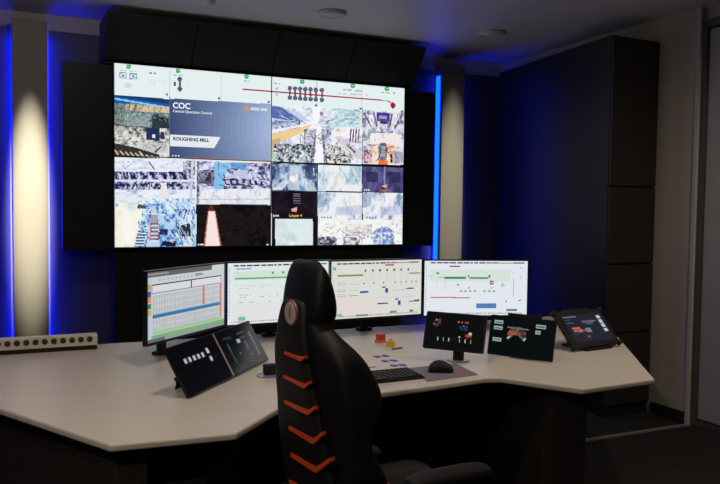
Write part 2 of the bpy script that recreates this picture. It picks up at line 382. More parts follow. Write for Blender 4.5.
# --- rolling mill feeds, lower left screen
q = box4(114, 157.5, 195.5, 203.5, .045, 0.01); mk = cv.inpoly(q)
cv.clutter(mk, [(165, 170, 205), (208, 216, 236), (228, 234, 243), (238, 242, 247)], 8, 4, 31, 1, 1.4)
for y0, y1, c0 in ((171.5, 179.5, 0), (181.5, 189.5, 1)): cv.clutter(mk & (cv.Y > y0+.005*(cv.X-114)) & (cv.Y < y1), [(20, 18, 55), (60, 58, 110), (150, 155, 200), (215, 220, 240)], 2.6, 4, 33+c0, 1, 2.4)
for i in range(15): cv.line(119+4.9*i, 173.5, 120+4.9*i, 178.5, 1.7, (30, 28, 70) if i % 2 else (200, 205, 235))
for i in range(9): cv.circ(121+7.2*i, 185, 2.3, (30, 30, 72), .9, 1.5)
cv.line(116, 170.8, 194, 171.4, 1.1, (240, 242, 250)); cv.line(116, 180.4, 194, 180.2, 1.3, (225, 228, 242)); cv.clutter(mk & (cv.X > 183) & (cv.Y < 173), [(40, 30, 55), (120, 115, 140), (210, 215, 230)], 3, 4, 35); cv.line(149, 162, 155, 170, 1.2, (60, 60, 100)); cv.poly([(160, 183), (166, 183), (171, 203), (163, 203)], (236, 228, 230)); cv.clutter(mk & (cv.Y > 198) & (cv.X > 138), [(90, 130, 190), (170, 205, 235), (235, 240, 246)], 3, 3, 37); cv.line(192.5, 160, 191, 203, 2.2, (205, 205, 225)); cv.poly([(114, 196), (137, 196), (137, 203), (114, 203)], (236, 238, 240), .7)
q = [(196.5, 161), (270.6, 163.2), (270.6, 204.3), (196.5, 204)]; mk = cv.inpoly(q)
cv.clutter(mk, [(60, 50, 95), (150, 150, 195), (205, 210, 235), (230, 232, 244)], 6, 4, 41)
cv.clutter(mk & (cv.Y > 170) & (cv.Y < 184) & (cv.X < 216), [(25, 20, 40), (70, 60, 90), (150, 140, 170)], 4, 4, 43); cv.poly([(214, 162), (230, 162.5), (225, 176), (223, 192), (214, 190)], (130, 195, 232)); cv.poly([(230, 163), (247, 163.5), (246, 170), (231, 168)], (95, 160, 215)); cv.poly([(226, 176), (238, 170), (252, 171), (262, 176), (246, 179), (228, 178)], (190, 198, 228)); cv.poly([(222, 178.5), (264, 181), (264, 185.5), (226, 185)], (50, 45, 85))
for i in range(8): cv.circ(228+6.2*i, 182, 1.9, (185, 190, 220))
for i in range(5): cv.line(249+5*i, 174+.6*i, 254+5*i, 184, 1.4, (220, 222, 240))
cv.clutter(mk & (cv.Y > 189), [(195, 200, 222), (226, 230, 240), (236, 238, 244)], 5, 6, 45); cv.line(222.8, 189, 222.8, 199, 1, (245, 245, 250)); cv.line(196.5, 199.5, 270, 199, .8, (190, 180, 205)); cv.clutter(mk & (cv.X < 199.5), [(40, 35, 60), (220, 220, 235)], 2, 3, 47, .8)
q = box4(114, 203.5, 195.5, 247.6, .01, -.008); mk = cv.inpoly(q)
cv.clutter(mk, [(60, 105, 180), (130, 180, 225), (185, 215, 240), (225, 238, 246)], 6, 6, 51)
cv.clutter(mk & (cv.X+.12*(cv.Y-204) < 143), [(200, 225, 235), (240, 240, 226), (248, 240, 214), (244, 246, 242)], 9, 9, 53); cv.clutter(mk & (cv.X > 172) & (cv.Y > 209), [(28, 50, 105), (70, 120, 185), (150, 195, 230), (215, 230, 242)], 4, 6, 55); cv.clutter(mk & (cv.X > 157) & (cv.X < 176) & (cv.Y > 214), [(40, 60, 130), (110, 160, 215), (180, 210, 240)], 4, 5, 57)
cv.poly([(138, 203.8), (147, 206), (146, 209), (137, 209)], (70, 85, 95)); cv.poly([(138, 230.5), (147, 232), (142, 247), (134, 247)], (45, 60, 105))
for i in range(5): cv.line(137-.8*i, 233+3*i, 146-.5*i, 233.4+3*i, 1.4, (210, 225, 240))
cv.poly([(152.3, 206), (156, 206), (160, 247), (146, 247)], (190, 210, 232)); cv.poly([(152, 213), (156.5, 213), (158.5, 240), (150, 240)], (150, 165, 175)); cv.line(151.3, 214, 150, 240, 1, (215, 90, 130)); cv.line(157, 214, 158.5, 240, 1, (215, 90, 130)); cv.line(143, 213, 168, 215, 1.1, (215, 235, 250))
for i in range(10): cv.line(151, 224+1.9*i, 158, 224+1.9*i, .8, (245, 248, 250) if i % 2 else (60, 60, 90))
cv.poly([(160, 229), (168, 229), (168, 235), (160, 235)], (40, 35, 85)); cv.poly([(162, 241), (176, 241), (176, 246), (162, 246)], (25, 30, 60)); cv.poly([(178, 226), (190, 223), (191, 236), (180, 236)], (40, 50, 75)); cv.line(180, 236.5, 191, 236.5, 1, (190, 205, 90)); cv.line(179, 224, 180, 230, 1, (120, 150, 90))
for i in range(4): cv.line(186+3*i, 206, 182+3*i, 220, 1.1, (225, 235, 245))
cv.circ(117, 205, 2, (180, 195, 215))
# hot slab camera
q = [(196.2, 204.6), (270.6, 205), (270.6, 246), (196.2, 246.5)]; mk = cv.inpoly(q); cv.clutter(mk, [(10, 8, 10), (18, 14, 16), (30, 24, 26), (22, 18, 20)], 8, 6, 61)
cv.poly([(209.5, 204.8), (213.5, 204.8), (214, 211), (208.5, 211)], (95, 40, 30)); cv.poly([(208, 211), (215.3, 211), (221.5, 246), (203.5, 246)], (195, 110, 95)); cv.poly([(208.8, 211.2), (214.7, 211.2), (219.8, 246), (205.2, 246)], (248, 226, 220))
for x, y in ((198.5, 244.5), (201, 244.5), (203, 244.5), (267.5, 244.5), (173, 155.5), (176, 155.7), (179, 155.9)): cv.circ(x, y, .9, (215, 235, 240))
# --- upper right screen
q = [(272, 104.5), (362.3, 110), (362.3, 163.4), (272, 162.3)]; mk = cv.inpoly(q)
cv.clutter(mk, [(175, 182, 208), (226, 231, 241), (240, 242, 246), (247, 248, 250)], 5, 4, 71, 1, 1.3)
cv.clutter(mk & (cv.Y < 128) & (cv.X > 330), [(130, 165, 190), (195, 225, 230), (226, 240, 240)], 5, 2.5, 73, .9); cv.poly([(272, 106), (281, 107), (296, 116), (304, 122), (272, 118)], (85, 105, 175)); cv.poly([(283, 107), (296, 112), (312, 122), (300, 120)], (200, 212, 235)); cv.clutter(mk & (cv.Y > 121) & (cv.Y < 130) & (cv.X < 300), [(45, 50, 85), (140, 150, 195), (225, 230, 240)], 4, 3, 75)
cv.poly([(272, 134), (312, 124.5), (306, 131), (272, 146)], (238, 206, 150)); cv.poly([(272, 133), (300, 127), (300, 125), (272, 129.5)], (235, 240, 246)); cv.poly([(272, 140), (280, 138), (281, 160), (272, 160)], (180, 150, 140), .6); cv.poly([(312, 107), (322, 107), (318, 124), (314, 124)], (244, 246, 250)); cv.circ(321.5, 113.5, 1.9, (150, 125, 165)); cv.circ(328, 122, 1.7, (115, 125, 145))
cv.clutter(mk & (cv.Y > 144) & (cv.X < 316) & (cv.X > 274), [(22, 24, 30), (70, 80, 88), (170, 178, 185), (225, 232, 236)], 3, 3, 77, 1, 2.5); cv.clutter(mk & (cv.Y > 143) & (cv.X > 322) & (cv.X < 351) & (cv.Y > 143+.2*(cv.X-322)), [(22, 22, 36), (80, 82, 96), (190, 195, 190), (232, 234, 222)], 3, 3, 79, 1, 2.5); cv.clutter(mk & (cv.Y > 129) & (cv.Y < 145) & (cv.X > 304) & (cv.X < 331), [(50, 48, 80), (150, 155, 180), (220, 222, 235)], 3, 2.5, 81, .85)
cv.poly([(334, 137), (340, 136), (362, 153), (362, 160), (354, 158)], (215, 206, 214)); cv.poly([(348, 147), (350, 146), (356, 152), (354, 153.5)], (60, 55, 65))
for i in range(4): cv.line(351+2.7*i, 129.5, 350+2.7*i, 142, 1.4, (120, 85, 120))
cv.circ(338, 130, 2, (225, 190, 120), 1, 1.6); cv.poly([(317, 127), (321, 127), (324, 163), (314, 163)], (246, 246, 250)); cv.line(311.5, 163, 315.5, 136, 2, (120, 115, 140)); cv.line(326.5, 163, 322.5, 136, 2, (110, 100, 130)); cv.poly([(272.5, 157), (277, 157.3), (277, 161), (272.5, 160.8)], (150, 215, 190), .8)
q = [(362.8, 110), (403.7, 112.6), (403.3, 165), (362.8, 163.4)]; mk = cv.inpoly(q)
cv.clutter(mk, [(110, 100, 145), (180, 180, 205), (220, 222, 232), (240, 236, 236)], 4, 5, 91); cv.poly([(376.5, 112.3), (390, 113), (390, 121.5), (377, 121)], (78, 55, 145)); cv.poly([(379, 115.5), (387, 116), (387, 119), (379, 118.6)], (165, 150, 205)); cv.poly([(380, 121.5), (387, 122), (387, 124), (380, 123.6)], (35, 30, 60))
for a, b in (((364, 113), (371, 126)), ((374, 113), (377, 126)), ((392, 114), (390, 126)), ((402, 115), (395, 128))): cv.line(*a, *b, 1.7, (95, 90, 130))
cv.poly([(368.5, 115), (373, 114.5), (374, 124), (370.5, 125)], (238, 240, 244)); cv.poly([(395, 116), (399, 116.5), (396, 124), (393.5, 124)], (238, 240, 246)); cv.poly([(368, 131), (376, 130), (376, 137), (367, 138)], (140, 165, 180)); cv.poly([(371, 133), (395, 133), (393, 144), (368, 144)], (240, 234, 230)); cv.clutter(mk & (cv.Y > 145) & (((cv.X > 371) & (cv.X < 378)) | ((cv.X > 386.5) & (cv.X < 394.5))), [(205, 130, 90), (238, 165, 110), (242, 220, 200), (240, 236, 232)], 3, 3, 93); cv.poly([(380, 143), (386, 143), (387.5, 150), (386.5, 160), (380, 160), (378.8, 150)], (95, 100, 115)); cv.poly([(381, 146), (385.5, 146), (385.5, 157), (381.5, 157)], (160, 168, 182)); cv.clutter(mk & (cv.X > 364) & (cv.X < 372) & (cv.Y > 150), [(45, 30, 60), (120, 90, 120), (220, 190, 195)], 2.5, 3, 95); cv.poly([(379, 160), (387, 160), (388, 165), (378, 165)], (225, 120, 60)); cv.poly([(394, 151), (403, 152), (403, 163), (394, 163)], (150, 155, 180), .8); cv.line(391.5, 155, 391.5, 162, 2.3, (60, 30, 70))
# --- lower right screen
cv.put(cv.inpoly([(271.6, 162), (404, 165), (404, 247), (271.6, 247)]), (16, 14, 24))
def feed(q, stops, sx, sy, seed, a=1, gain=1.9): mk = cv.inpoly(q); cv.clutter(mk, stops, sx, sy, seed, a, gain); return mk
mk = feed([(272.3, 163.4), (317, 164.6), (317, 191), (272.3, 190.6)], [(45, 60, 95), (85, 105, 145), (140, 165, 195), (190, 208, 226)], 6, 9, 101)
cv.poly([(290, 165), (298, 165), (300, 190), (288, 190)], (205, 220, 232), .8); cv.poly([(272.5, 190), (283, 180), (290, 181), (282, 190)], (215, 226, 235), .85); cv.poly([(289, 177), (298, 174), (297, 181), (291, 182)], (246, 238, 232)); cv.poly([(309, 180), (312, 180), (317, 191), (306, 191)], (190, 205, 222), .8); cv.poly([(302, 166), (316, 166), (316, 179), (304, 179)], (52, 68, 108), .6)
for i in range(3): cv.circ(274+2.6*i, 188.4, .9, (230, 240, 240))
mk = feed([(317.8, 164.8), (362, 166.2), (362, 191.5), (317.8, 191)], [(150, 185, 205), (200, 220, 230), (226, 236, 240), (240, 240, 240)], 6, 10, 103)
cv.circ(338, 180, 8, (248, 236, 226), .6, 9); cv.poly([(350, 166), (361, 166), (361, 178), (350, 177)], (140, 185, 205), .6)
mk = feed([(362.8, 166.3), (403.2, 167.6), (403, 193), (362.8, 191.7)], [(45, 42, 88), (60, 58, 108), (78, 78, 128), (95, 95, 140)], 6, 8, 105)
cv.line(385, 167, 384.5, 186, 1.6, (130, 130, 175)); cv.poly([(382, 186), (387, 184.5), (386, 188)], (240, 190, 150)); cv.poly([(366, 172), (378, 172), (378, 182), (366, 182)], (38, 36, 76), .7); cv.poly([(389, 172), (400, 172), (400, 183), (389, 183)], (38, 36, 76), .7)
for i in range(3): cv.circ(364.5+2.2*i, 190, .8, (225, 230, 240))
mk = feed([(272.3, 191.6), (317, 192), (317, 218), (272.3, 218)], [(14, 10, 20), (24, 18, 30), (34, 26, 38)], 6, 6, 107)
for i in range(5): cv.line(293.5, 194+2.3*i, 300, 194+2.3*i, 1.1, (110, 105, 140), .9)
cv.poly([(291, 209), (297, 207), (296.5, 212), (292, 211.5)], (235, 170, 165))
for i in range(3): cv.circ(273.8+2.2*i, 215.8, .8, (225, 230, 235))
for x0, x1, sd in ((317.8, 362, 109), (362.8, 403, 111)):
    mk = feed([(x0, 192.2), (x1, 193), (x1, 220), (x0, 219.6)], [(120, 145, 180), (185, 200, 218), (222, 230, 238), (240, 241, 243)], 6, 10, sd)
    cv.poly([(x0+18, 193), (x0+33, 193), (x0+31, 207), (x0+17, 207)], (244, 240, 242), .7); cv.poly([(x0+18, 207), (x1, 205), (x1, 215), (x0+19, 215)], (188, 192, 220), .6); cv.poly([(x0+4, 216), (x0+15, 207), (x0+17, 209), (x0+10, 218)], (240, 242, 246), .8); cv.poly([(x0, 193), (x0+9, 193), (x0+8, 206), (x0, 208)], (135, 160, 190), .6)
    for i in range(4): cv.circ(x0+4+3*i, 217.6, .9, (110, 130, 150))
mk = feed([(275.3, 218.8), (312.8, 219), (312.8, 246), (275.3, 246)], [(190, 210, 212), (214, 228, 230), (224, 236, 238)], 7, 7, 113, 1, 1.3); cv.circ(292, 243.5, 2.5, (244, 246, 244), .8)
mk = feed([(317.8, 220), (403, 220.4), (402.8, 245.3), (317.8, 246)], [(190, 186, 194), (232, 230, 234), (244, 244, 242), (248, 246, 242)], 5, 4, 115, 1, 1.3)
cv.clutter(mk & (cv.Y > 237) & (cv.X < 360) & (np.abs(cv.X-339.5) > 3), [(40, 35, 50), (130, 125, 150), (225, 225, 235)], 3, 3, 117, .95, 2.4); cv.poly([(337.5, 231), (341.5, 231), (343, 246), (336.5, 246)], (246, 246, 250)); cv.clutter(mk & (cv.X > 373) & (cv.X < 394) & (cv.Y > 226+.5*np.abs(cv.X-384)), [(45, 70, 150), (105, 140, 210), (220, 228, 242)], 2.5, 3, 119, .95); cv.clutter(mk & (cv.X > 345) & (cv.X < 372) & (cv.Y > 224) & (cv.Y < 236), [(120, 120, 140), (215, 212, 220), (240, 235, 228)], 3, 2.5, 121, .9)
for i in range(11): cv.circ(352+4*i, 238-.3*i+1.2*(i % 2), 1.2, (110, 105, 125), .5)
DK = [(30, 28, 60), (55, 55, 95), (20, 20, 40), (225, 228, 244), (240, 242, 250)]
bits(cv, 115, 158, 195, 171, 26, [(170, 175, 205), (90, 95, 140), (240, 244, 250)], 8, .8, 1)
bits(cv, 115, 171, 190, 180, 40, DK, 6, 1.1, 2, 1.4); bits(cv, 115, 181, 190, 190, 40, DK, 5, 1.2, 3, 1.2); bits(cv, 115, 190, 160, 203, 14, [(190, 200, 225), (244, 246, 250)], 10, .7, 4)
bits(cv, 197, 163, 270, 187, 60, DK+[(120, 170, 215)], 7, 1.1, 5); bits(cv, 197, 188, 270, 203, 30, [(200, 200, 222), (246, 246, 250), (170, 175, 205)], 9, .7, 6, PI/2)
BB = [(35, 70, 140), (70, 130, 200), (200, 225, 245), (235, 244, 250), (25, 40, 90)]
bits(cv, 138, 205, 152, 246, 26, BB, 7, 1.1, 7); bits(cv, 158, 205, 195, 246, 90, BB, 8, 1.2, 8, 2.0)
TN = [(225, 215, 195), (60, 60, 60), (160, 155, 145), (240, 238, 232), (30, 30, 34)]
bits(cv, 115, 127, 145, 143, 40, TN, 6, .9, 9); bits(cv, 138, 141, 168, 155, 22, [(235, 234, 236), (150, 145, 150), (90, 85, 95)], 7, .8, 10); bits(cv, 115, 106, 169, 124, 60, [(200, 210, 200), (50, 80, 90), (230, 215, 180), (110, 140, 140), (20, 35, 45)], 5, .8, 11)
MH = [(30, 32, 42), (90, 95, 110), (230, 234, 240), (245, 246, 250), (150, 155, 180)]
bits(cv, 274, 144, 316, 161, 90, MH, 6, 1, 12); bits(cv, 324, 143, 356, 161, 70, MH, 6, 1, 13); bits(cv, 273, 108, 320, 130, 36, [(170, 180, 212), (244, 245, 250), (140, 150, 190), (212, 218, 236)], 11, .8, 14, -.5); bits(cv, 322, 110, 362, 130, 50, [(120, 160, 185), (235, 246, 246), (90, 110, 150), (170, 205, 215)], 8, .8, 15, .4); bits(cv, 300, 130, 345, 145, 40, MH, 6, .9, 16)
bits(cv, 363, 113, 403, 145, 50, [(90, 80, 130), (240, 240, 248), (150, 145, 185)], 6, .8, 17, PI/2); bits(cv, 364, 145, 403, 163, 40, [(60, 40, 70), (240, 170, 110), (235, 225, 225), (120, 115, 150)], 5, 1, 18)
PL = [(205, 215, 228), (246, 247, 248), (165, 180, 205), (236, 230, 228)]
for a_, b_ in (((273, 165), (316, 190)), ((318.5, 166), (361, 190)), ((318.5, 194), (361, 219)), ((363.5, 194), (402, 219))): bits(cv, *a_, *b_, 26, PL, 9, 1, int(a_[0]), PI/2)
bits(cv, 319, 222, 402, 245, 80, [(150, 146, 165), (246, 245, 242), (215, 212, 220), (110, 105, 125), (240, 236, 228)], 6, .9, 19)
# tile seams
for a in (((114, 125.4), (169.5, 128.6)), ((169.6, 97), (169.6, 158)), ((195.9, 161), (195.9, 247)), ((196, 204.4), (271, 204.6)), ((272, 191.2), (403, 192.6)), ((317.4, 163), (317.4, 246)), ((362.4, 108), (362.4, 220))): cv.line(*a[0], *a[1], .5, (60, 60, 80), .8)

def feed_window(xy):
    u = [cv.uv(*p) for p in xy]; a = [p[0] for p in u]; b = [p[1] for p in u]
    i0, i1 = round(min(a)*cv.nu), round(max(a)*cv.nu); j0, j1 = round((1-max(b))*cv.nv), round((1-min(b))*cv.nv)
    return i0, i1, j0, j1
SG = 'video wall screens'
vw = {}
for key, (iu, iv), lab in (('ul', (0, 1), 'upper left video wall screen with the blue COC slide'), ('ur', (1, 1), 'upper right video wall screen with the red line diagram above a mill hall'),
                           ('ll', (0, 0), 'lower left video wall screen with blue machinery and a glowing slab'), ('lr', (1, 0), 'lower right video wall screen split into many pale camera tiles')):
    t = thing('video_wall_screen', lab, 'screen', (VX+iu*VW/2, VY, VZ+iv*VH/2), SG); vw[key] = t
    w, h = VW/2, VH/2
    bm = NB(); box(bm, .001, w-.001, .004, .10, .001, h-.001)
    finish('housing', bm, m_frame, t)
    bm = NB(); e = .0035
    for b in ((0.0005, e, -.004, .006, 0.0005, h-.0005), (w-e, w-.0005, -.004, .006, 0.0005, h-.0005), (e, w-e, -.004, .006, 0.0005, e), (e, w-e, -.004, .006, h-e, h-.0005)): box(bm, *b)
    finish('bezel', bm, m_frame, t)
    I0, I1 = iu*220, iu*220+220; J0, J1 = (0, 124) if iv else (124, 248)
    o = canvas_mesh('display', cv, VW, VH, S_WALL, t, Matrix.Translation((-iu*w, 0, -iv*h)), (I0, I1, J0, J1))
def vtext(body, x, y, m, hpx, key, bold=0):
    p = on_y(x, y, VY-.0015); s = hpx*(p.y/ (F))*1.12/.72
    t = vw[key]
    mw = Matrix.Translation(p-Vector(t.location)) @ Matrix.Rotation(R(90), 4, 'X')
    dsp = [c for c in t.children if c.name.startswith('display')][0]
    o = text('caption', body, m, s, dsp, Matrix.Translation(-dsp.location) @ mw, bold=bold)
    o['label'] = 'caption reading %s' % body
    return o
vtext('COC', 172.7, 107.8, g_white, 5.0, 'ul', .0014)
vtext('Central Operation Control', 172.8, 112.0, g_white, 2.25, 'ul', .0002)
vtext('ROUGHING MILL', 173, 140.2, g_grey, 3.0, 'ul', .0014)
vtext('Looper 4', 289, 216.7, g_yellow, 2.5, 'lr', .0006)
vtext('Looper 5', 379.5, 191.2, g_orange, 2.3, 'lr', .0006)

# ------------------------------------------------------------------ tall dark cabinet on the right
tc_ = thing('tall_cabinet', 'tall dark wood cabinet standing against the beige right wall', 'cabinet', (3.854, 4.12, 0))
bm = NB(); hull(bm, [(0, .02, 0), (.44, .02, 0), (.44, 1.95, 0), (.425, 1.95, 0)], [(0, .02, 2.73), (.44, .02, 2.725), (.44, 1.95, 2.80), (.425, 1.95, 2.80)])
finish('carcass', bm, m_wood2, tc_, bevel=.003)
zs = [.08, .61, 1.11, 1.665, 2.72]
for a, b in zip(zs, zs[1:]):
    bm = NB(); box(bm, .004, .436, 0, .018, a+.007, b-.007); finish('cabinet_door', bm, m_wood, tc_, bevel=.002)
bm = NB(); box(bm, .02, .42, .025, .05, -0, .075); finish('plinth', bm, m_dark, tc_)

# ------------------------------------------------------------------ ceiling fixtures
def fixture(x, y, r, label, cat='ceiling fixture', name='ceiling_light'):
    p = on_z(x, y, CZ)
    t = thing(name, label, cat, (p.x, p.y, CZ), 'round ceiling fixtures')
    bm = NB(); lathe(bm, [(r, 0), (r, -.012), (r*.93, -.022), (r*.78, -.022), (r*.72, -.012)]); finish('trim_ring', bm, m_whiteplastic, t, smooth=True, bevel=0)
    bm = NB(); lathe(bm, [(r*.71, -.008), (r*.71, -.016), (r*.5, -.024), (.001, -.028)]); finish('diffuser', bm, m_ceiling, t, smooth=True)
    return t
fixture(332, 12.5, .105, 'round unlit ceiling fixture above the middle of the video wall')
fixture(492, 32.5, .105, 'round unlit ceiling fixture near the tall cabinet')
fixture(208, 1.5, .05, 'small round ceiling fixture at the top edge, above the left half')

# ================================================================== DESK
DZ = .74
out = [(.28, 2.454), (.681, 2.424), (.908, 2.665), (1.21, 2.715), (1.93, 2.80), (2.0, 2.775), (2.196, 2.471), (2.633, 2.497), (3.30, 3.42), (3.47, 4.26), (-.55, 4.26), (-.62, 4.1), (-.55, 4.0)]
dk = thing('control_desk', 'large pale angular control room desk with dark body', 'desk', (1.4, 3.4, 0))
off = lambda pts: [(x-1.4, y-3.4) for x, y in pts]
bm = NB(); prism(bm, off(out), DZ-.026, DZ, 0, 1)
finish('worktop', bm, None, dk, mats=[m_desk, m_deskedge], bevel=.008, seg=3)
bm = NB(); box(bm, -.45, 1.0, .60, .84, DZ-.01, DZ+.0004)
o = finish('cable_channel_lid', bm, m_channel, dk, bevel=.002); o['label'] = 'grey lid along the rear of the desk'
def dpanel(name, pts, z0, z1, m=m_dark):
    bm = NB(); prism(bm, off(pts), z0, z1); return finish(name, bm, m, dk, bevel=.003)
dpanel('modesty_panel', [(.55, 3.45), (2.5, 3.45), (2.5, 3.48), (.55, 3.48)], .0, DZ-.03)
dpanel('end_panel', [(.30, 2.53), (.34, 2.52), (.03, 3.2), (-.40, 3.95), (-.44, 3.93), (-.02, 3.18)], .0, DZ-.03, m_wood)
dpanel('leg_panel', [(.335, 2.52), (.405, 2.515), (.42, 2.9), (.36, 2.9)], .0, DZ-.028, m_wood)
dpanel('leg_panel', [(2.155, 2.62), (2.335, 2.60), (2.335, 3.3), (2.29, 3.3), (2.155, 2.68)], .0, DZ-.028, m_wood)
dpanel('apron', [(.43, 2.52), (.66, 2.50), (.89, 2.75), (1.92, 2.88), (1.92, 2.91), (.88, 2.78), (.65, 2.53), (.43, 2.55)], DZ-.10, DZ-.028)
dpanel('side_pedestal', [(.45, 2.62), (.62, 2.60), (.84, 2.83), (.8, 3.4), (.45, 3.4)], .0, DZ-.11)
dpanel('rear_panel', [(-.3, 4.17), (3.3, 4.17), (3.3, 4.20), (-.3, 4.20)], .0, DZ-.03)

# ------------------------------------------------------------------ power rail with sockets
bl, br = on_z(0, 356, DZ), on_z(97, 349, DZ)
pr = thing('power_rail', 'pale metal power rail with a row of sockets on the desk rear', 'socket rail', (br.x, br.y, DZ))
ln = 1.0
bm = NB(); box(bm, -ln, 0, 0, .055, 0, .022); finish('rail_base', bm, m_frame_matt, pr)
bm = NB(); box(bm, -ln-.004, .003, -.004, .06, .022, .078); finish('rail_body', bm, m_alu, pr, bevel=.003)
for i in range(17):
    x = -.036-.043*i
    if x < -ln+.04: break
    bm = NB(); cyl(bm, (x, -.0045, .055), (x, -.008, .055), .0145, n=18); cyl(bm, (x, -.0075, .053), (x, -.0105, .053), .006, n=10)
    finish('socket', bm, m_socket, pr)

# ------------------------------------------------------------------ big monitors
def frame_from(BL, BR, up):
    X = (BR-BL).normalized(); Z = up.normalized(); Y = Z.cross(X).normalized(); Z = X.cross(Y)
    M = Matrix((X, Y, Z)).transposed().to_4x4(); M.translation = BL; return M
def paint_sheet(c):     # red/blue table on the left monitor
    c.ruv(0, .93, .82, 1, (95, 98, 98)); c.ruv(0, .955, .25, .985, (150, 152, 155)); c.ruv(0, 0, .045, .93, (200, 212, 225))
    for v, col in ((.80, (205, 170, 70)), (.70, (70, 90, 175)), (.62, (225, 150, 80)), (.53, (55, 140, 90)), (.44, (220, 170, 110))): c.ruv(.005, v-.05, .04, v+.03, col)
    for k in range(12): c.ruv(.13+.05*k, .865, .15+.05*k, .885, (170, 175, 180))
    c.ruv(.58, .86, .68, .90, (150, 155, 160))
    for u0, u1 in ((.05, .535), (.535, .955)):
        c.ruv(u0, .69, u1, .82, (25, 26, 30)); c.ruv(u0+.006, .703, u1-.006, .807, (226, 230, 233))
    for k in range(27):
        u = .065+.033*k; c.ruv(u, .16, u+.006, .66, (176, 186, 194))
    for k in range(34):
        v = .165+.0148*k; c.ruv(.06, v, .955, v+.005, (186, 194, 202))
    rnd = random.Random(3)
    for k in range(130):
        u = .07+.033*rnd.randrange(26); v = .17+.0148*rnd.randrange(32); c.ruv(u, v, u+.022, v+.009, rnd.choice([(235, 190, 160), (165, 200, 225), (190, 205, 215), (230, 205, 180)]))
    c.ruv(.06, .335, .955, .385, (55, 120, 170)); c.ruv(.06, .385, .955, .40, (150, 195, 225))
    c.ruv(.685, .40, .715, .70, (225, 105, 100)); c.ruv(.935, .16, .96, .70, (225, 105, 100)); c.ruv(.06, .105, .97, .155, (165, 205, 160)); c.ruv(0.045, .03, 1, .10, (110, 170, 110), .8); c.ruv(0, 0, .2, .05, (95, 110, 120)); c.ruv(.2, 0, 1, .03, (150, 160, 160))
def paint_header(c, y=.955, dark=(60, 62, 68)):
    rnd = random.Random(5); u = .06
    while u < .66:
        w = rnd.uniform(.02, .06); c.ruv(u, y-.014, u+w, y+.012, dark); u += w+.012
    c.ruv(.6, y-.01, .86, y+.008, (150, 152, 152)); c.ruv(.86, y-.01, .97, y+.01, (110, 112, 112))
    for v in np.arange(.1, .9, .047): c.ruv(.012, v, .022, v+.016, (165, 172, 180))
    for u in np.arange(.03, .95, .019): c.ruv(u, .022, u+.011, .05, (130, 135, 140), .7)
def paint_green(c):
    paint_header(c); c.ruv(.08, .895, .22, .915, (70, 120, 215)); c.ruv(.05, .72, .95, .86, (222, 238, 228)); c.ruv(.07, .735, .72, .757, (95, 175, 125)); c.ruv(.72, .742, .95, .75, (190, 150, 150))
    for u in (.42, .52, .62, .72, .82): c.ruv(u, .81, u+.018, .85, (80, 160, 120))
    rnd = random.Random(9)
    for k in range(70): u = rnd.uniform(.06, .93); v = rnd.choice([.62, .58, .47, .43, .35]); c.ruv(u, v, u+rnd.uniform(.01, .05), v+.012, rnd.choice([(200, 206, 212), (185, 195, 200), (170, 205, 190), (205, 190, 190)]))
    c.ruv(.05, .05, .7, .35, (238, 236, 238), .8); c.ruv(.10, .06, .17, .12, (120, 205, 175)); c.ruv(.5, .02, .68, .05, (140, 142, 146)); c.ruv(.70, .06, .71, .5, (170, 205, 190)); c.ruv(.72, .3, .8, .315, (90, 90, 110))
def paint_mill(c):
    paint_header(c); c.ruv(.58, .90, .68, .925, (185, 55, 85)); c.ruv(.02, .85, .05, .90, (110, 200, 170)); c.ruv(.07, .735, .34, .765, (135, 160, 70)); c.ruv(.34, .747, .86, .754, (195, 165, 165)); c.ruv(.86, .745, .985, .768, (135, 160, 70))
    for k in range(7): u = .355+.08*k; c.ruv(u, .805, u+.02, .845, (60, 110, 60)); c.ruv(u+.008, .66, u+.012, .80, (195, 200, 195))
    for u, v in ((.07, .58), (.07, .47), (.07, .38)): c.ruv(u, v, u+.08, v+.05, (196, 200, 202)); c.ruv(u+.008, v+.012, u+.072, v+.04, (226, 226, 222)); c.ruv(u+.12, v+.01, u+.22, v+.02, (150, 190, 140))
    for k, u in enumerate((.34, .45, .56, .69, .76, .82, .88, .93)): c.ruv(u, .585, u+.014, .61, (80, 110, 90))
    BL_ = (60, 80, 150)
    for u, v, w, h in ((.31, .435, .09, .03), (.585, .42, .035, .08), (.55, .51, .04, .025), (.85, .465, .055, .03), (.82, .47, .1, .012), (.50, .215, .12, .025), (.73, .185, .035, .08), (.70, .28, .035, .025), (.92, .24, .06, .03), (.86, .235, .12, .012)): c.ruv(u, v, u+w, v+h, BL_)
    for k in range(7): c.ruv(.31+.014*k, .43, .318+.014*k, .455+.006*(k % 3), (90, 110, 190))
    c.ruv(.05, .09, .50, .33, (240, 228, 222)); c.ruv(.06, .05, .12, .09, (120, 200, 180)); c.ruv(.27, .025, .40, .06, (135, 137, 140)); c.ruv(.64, .05, .72, .085, (140, 142, 145)); c.ruv(.87, .05, .91, .085, (120, 122, 125)); c.ruv(.48, .33, .9, .335, (205, 205, 205)); c.ruv(.66, .45, .8, .457, (215, 150, 150))
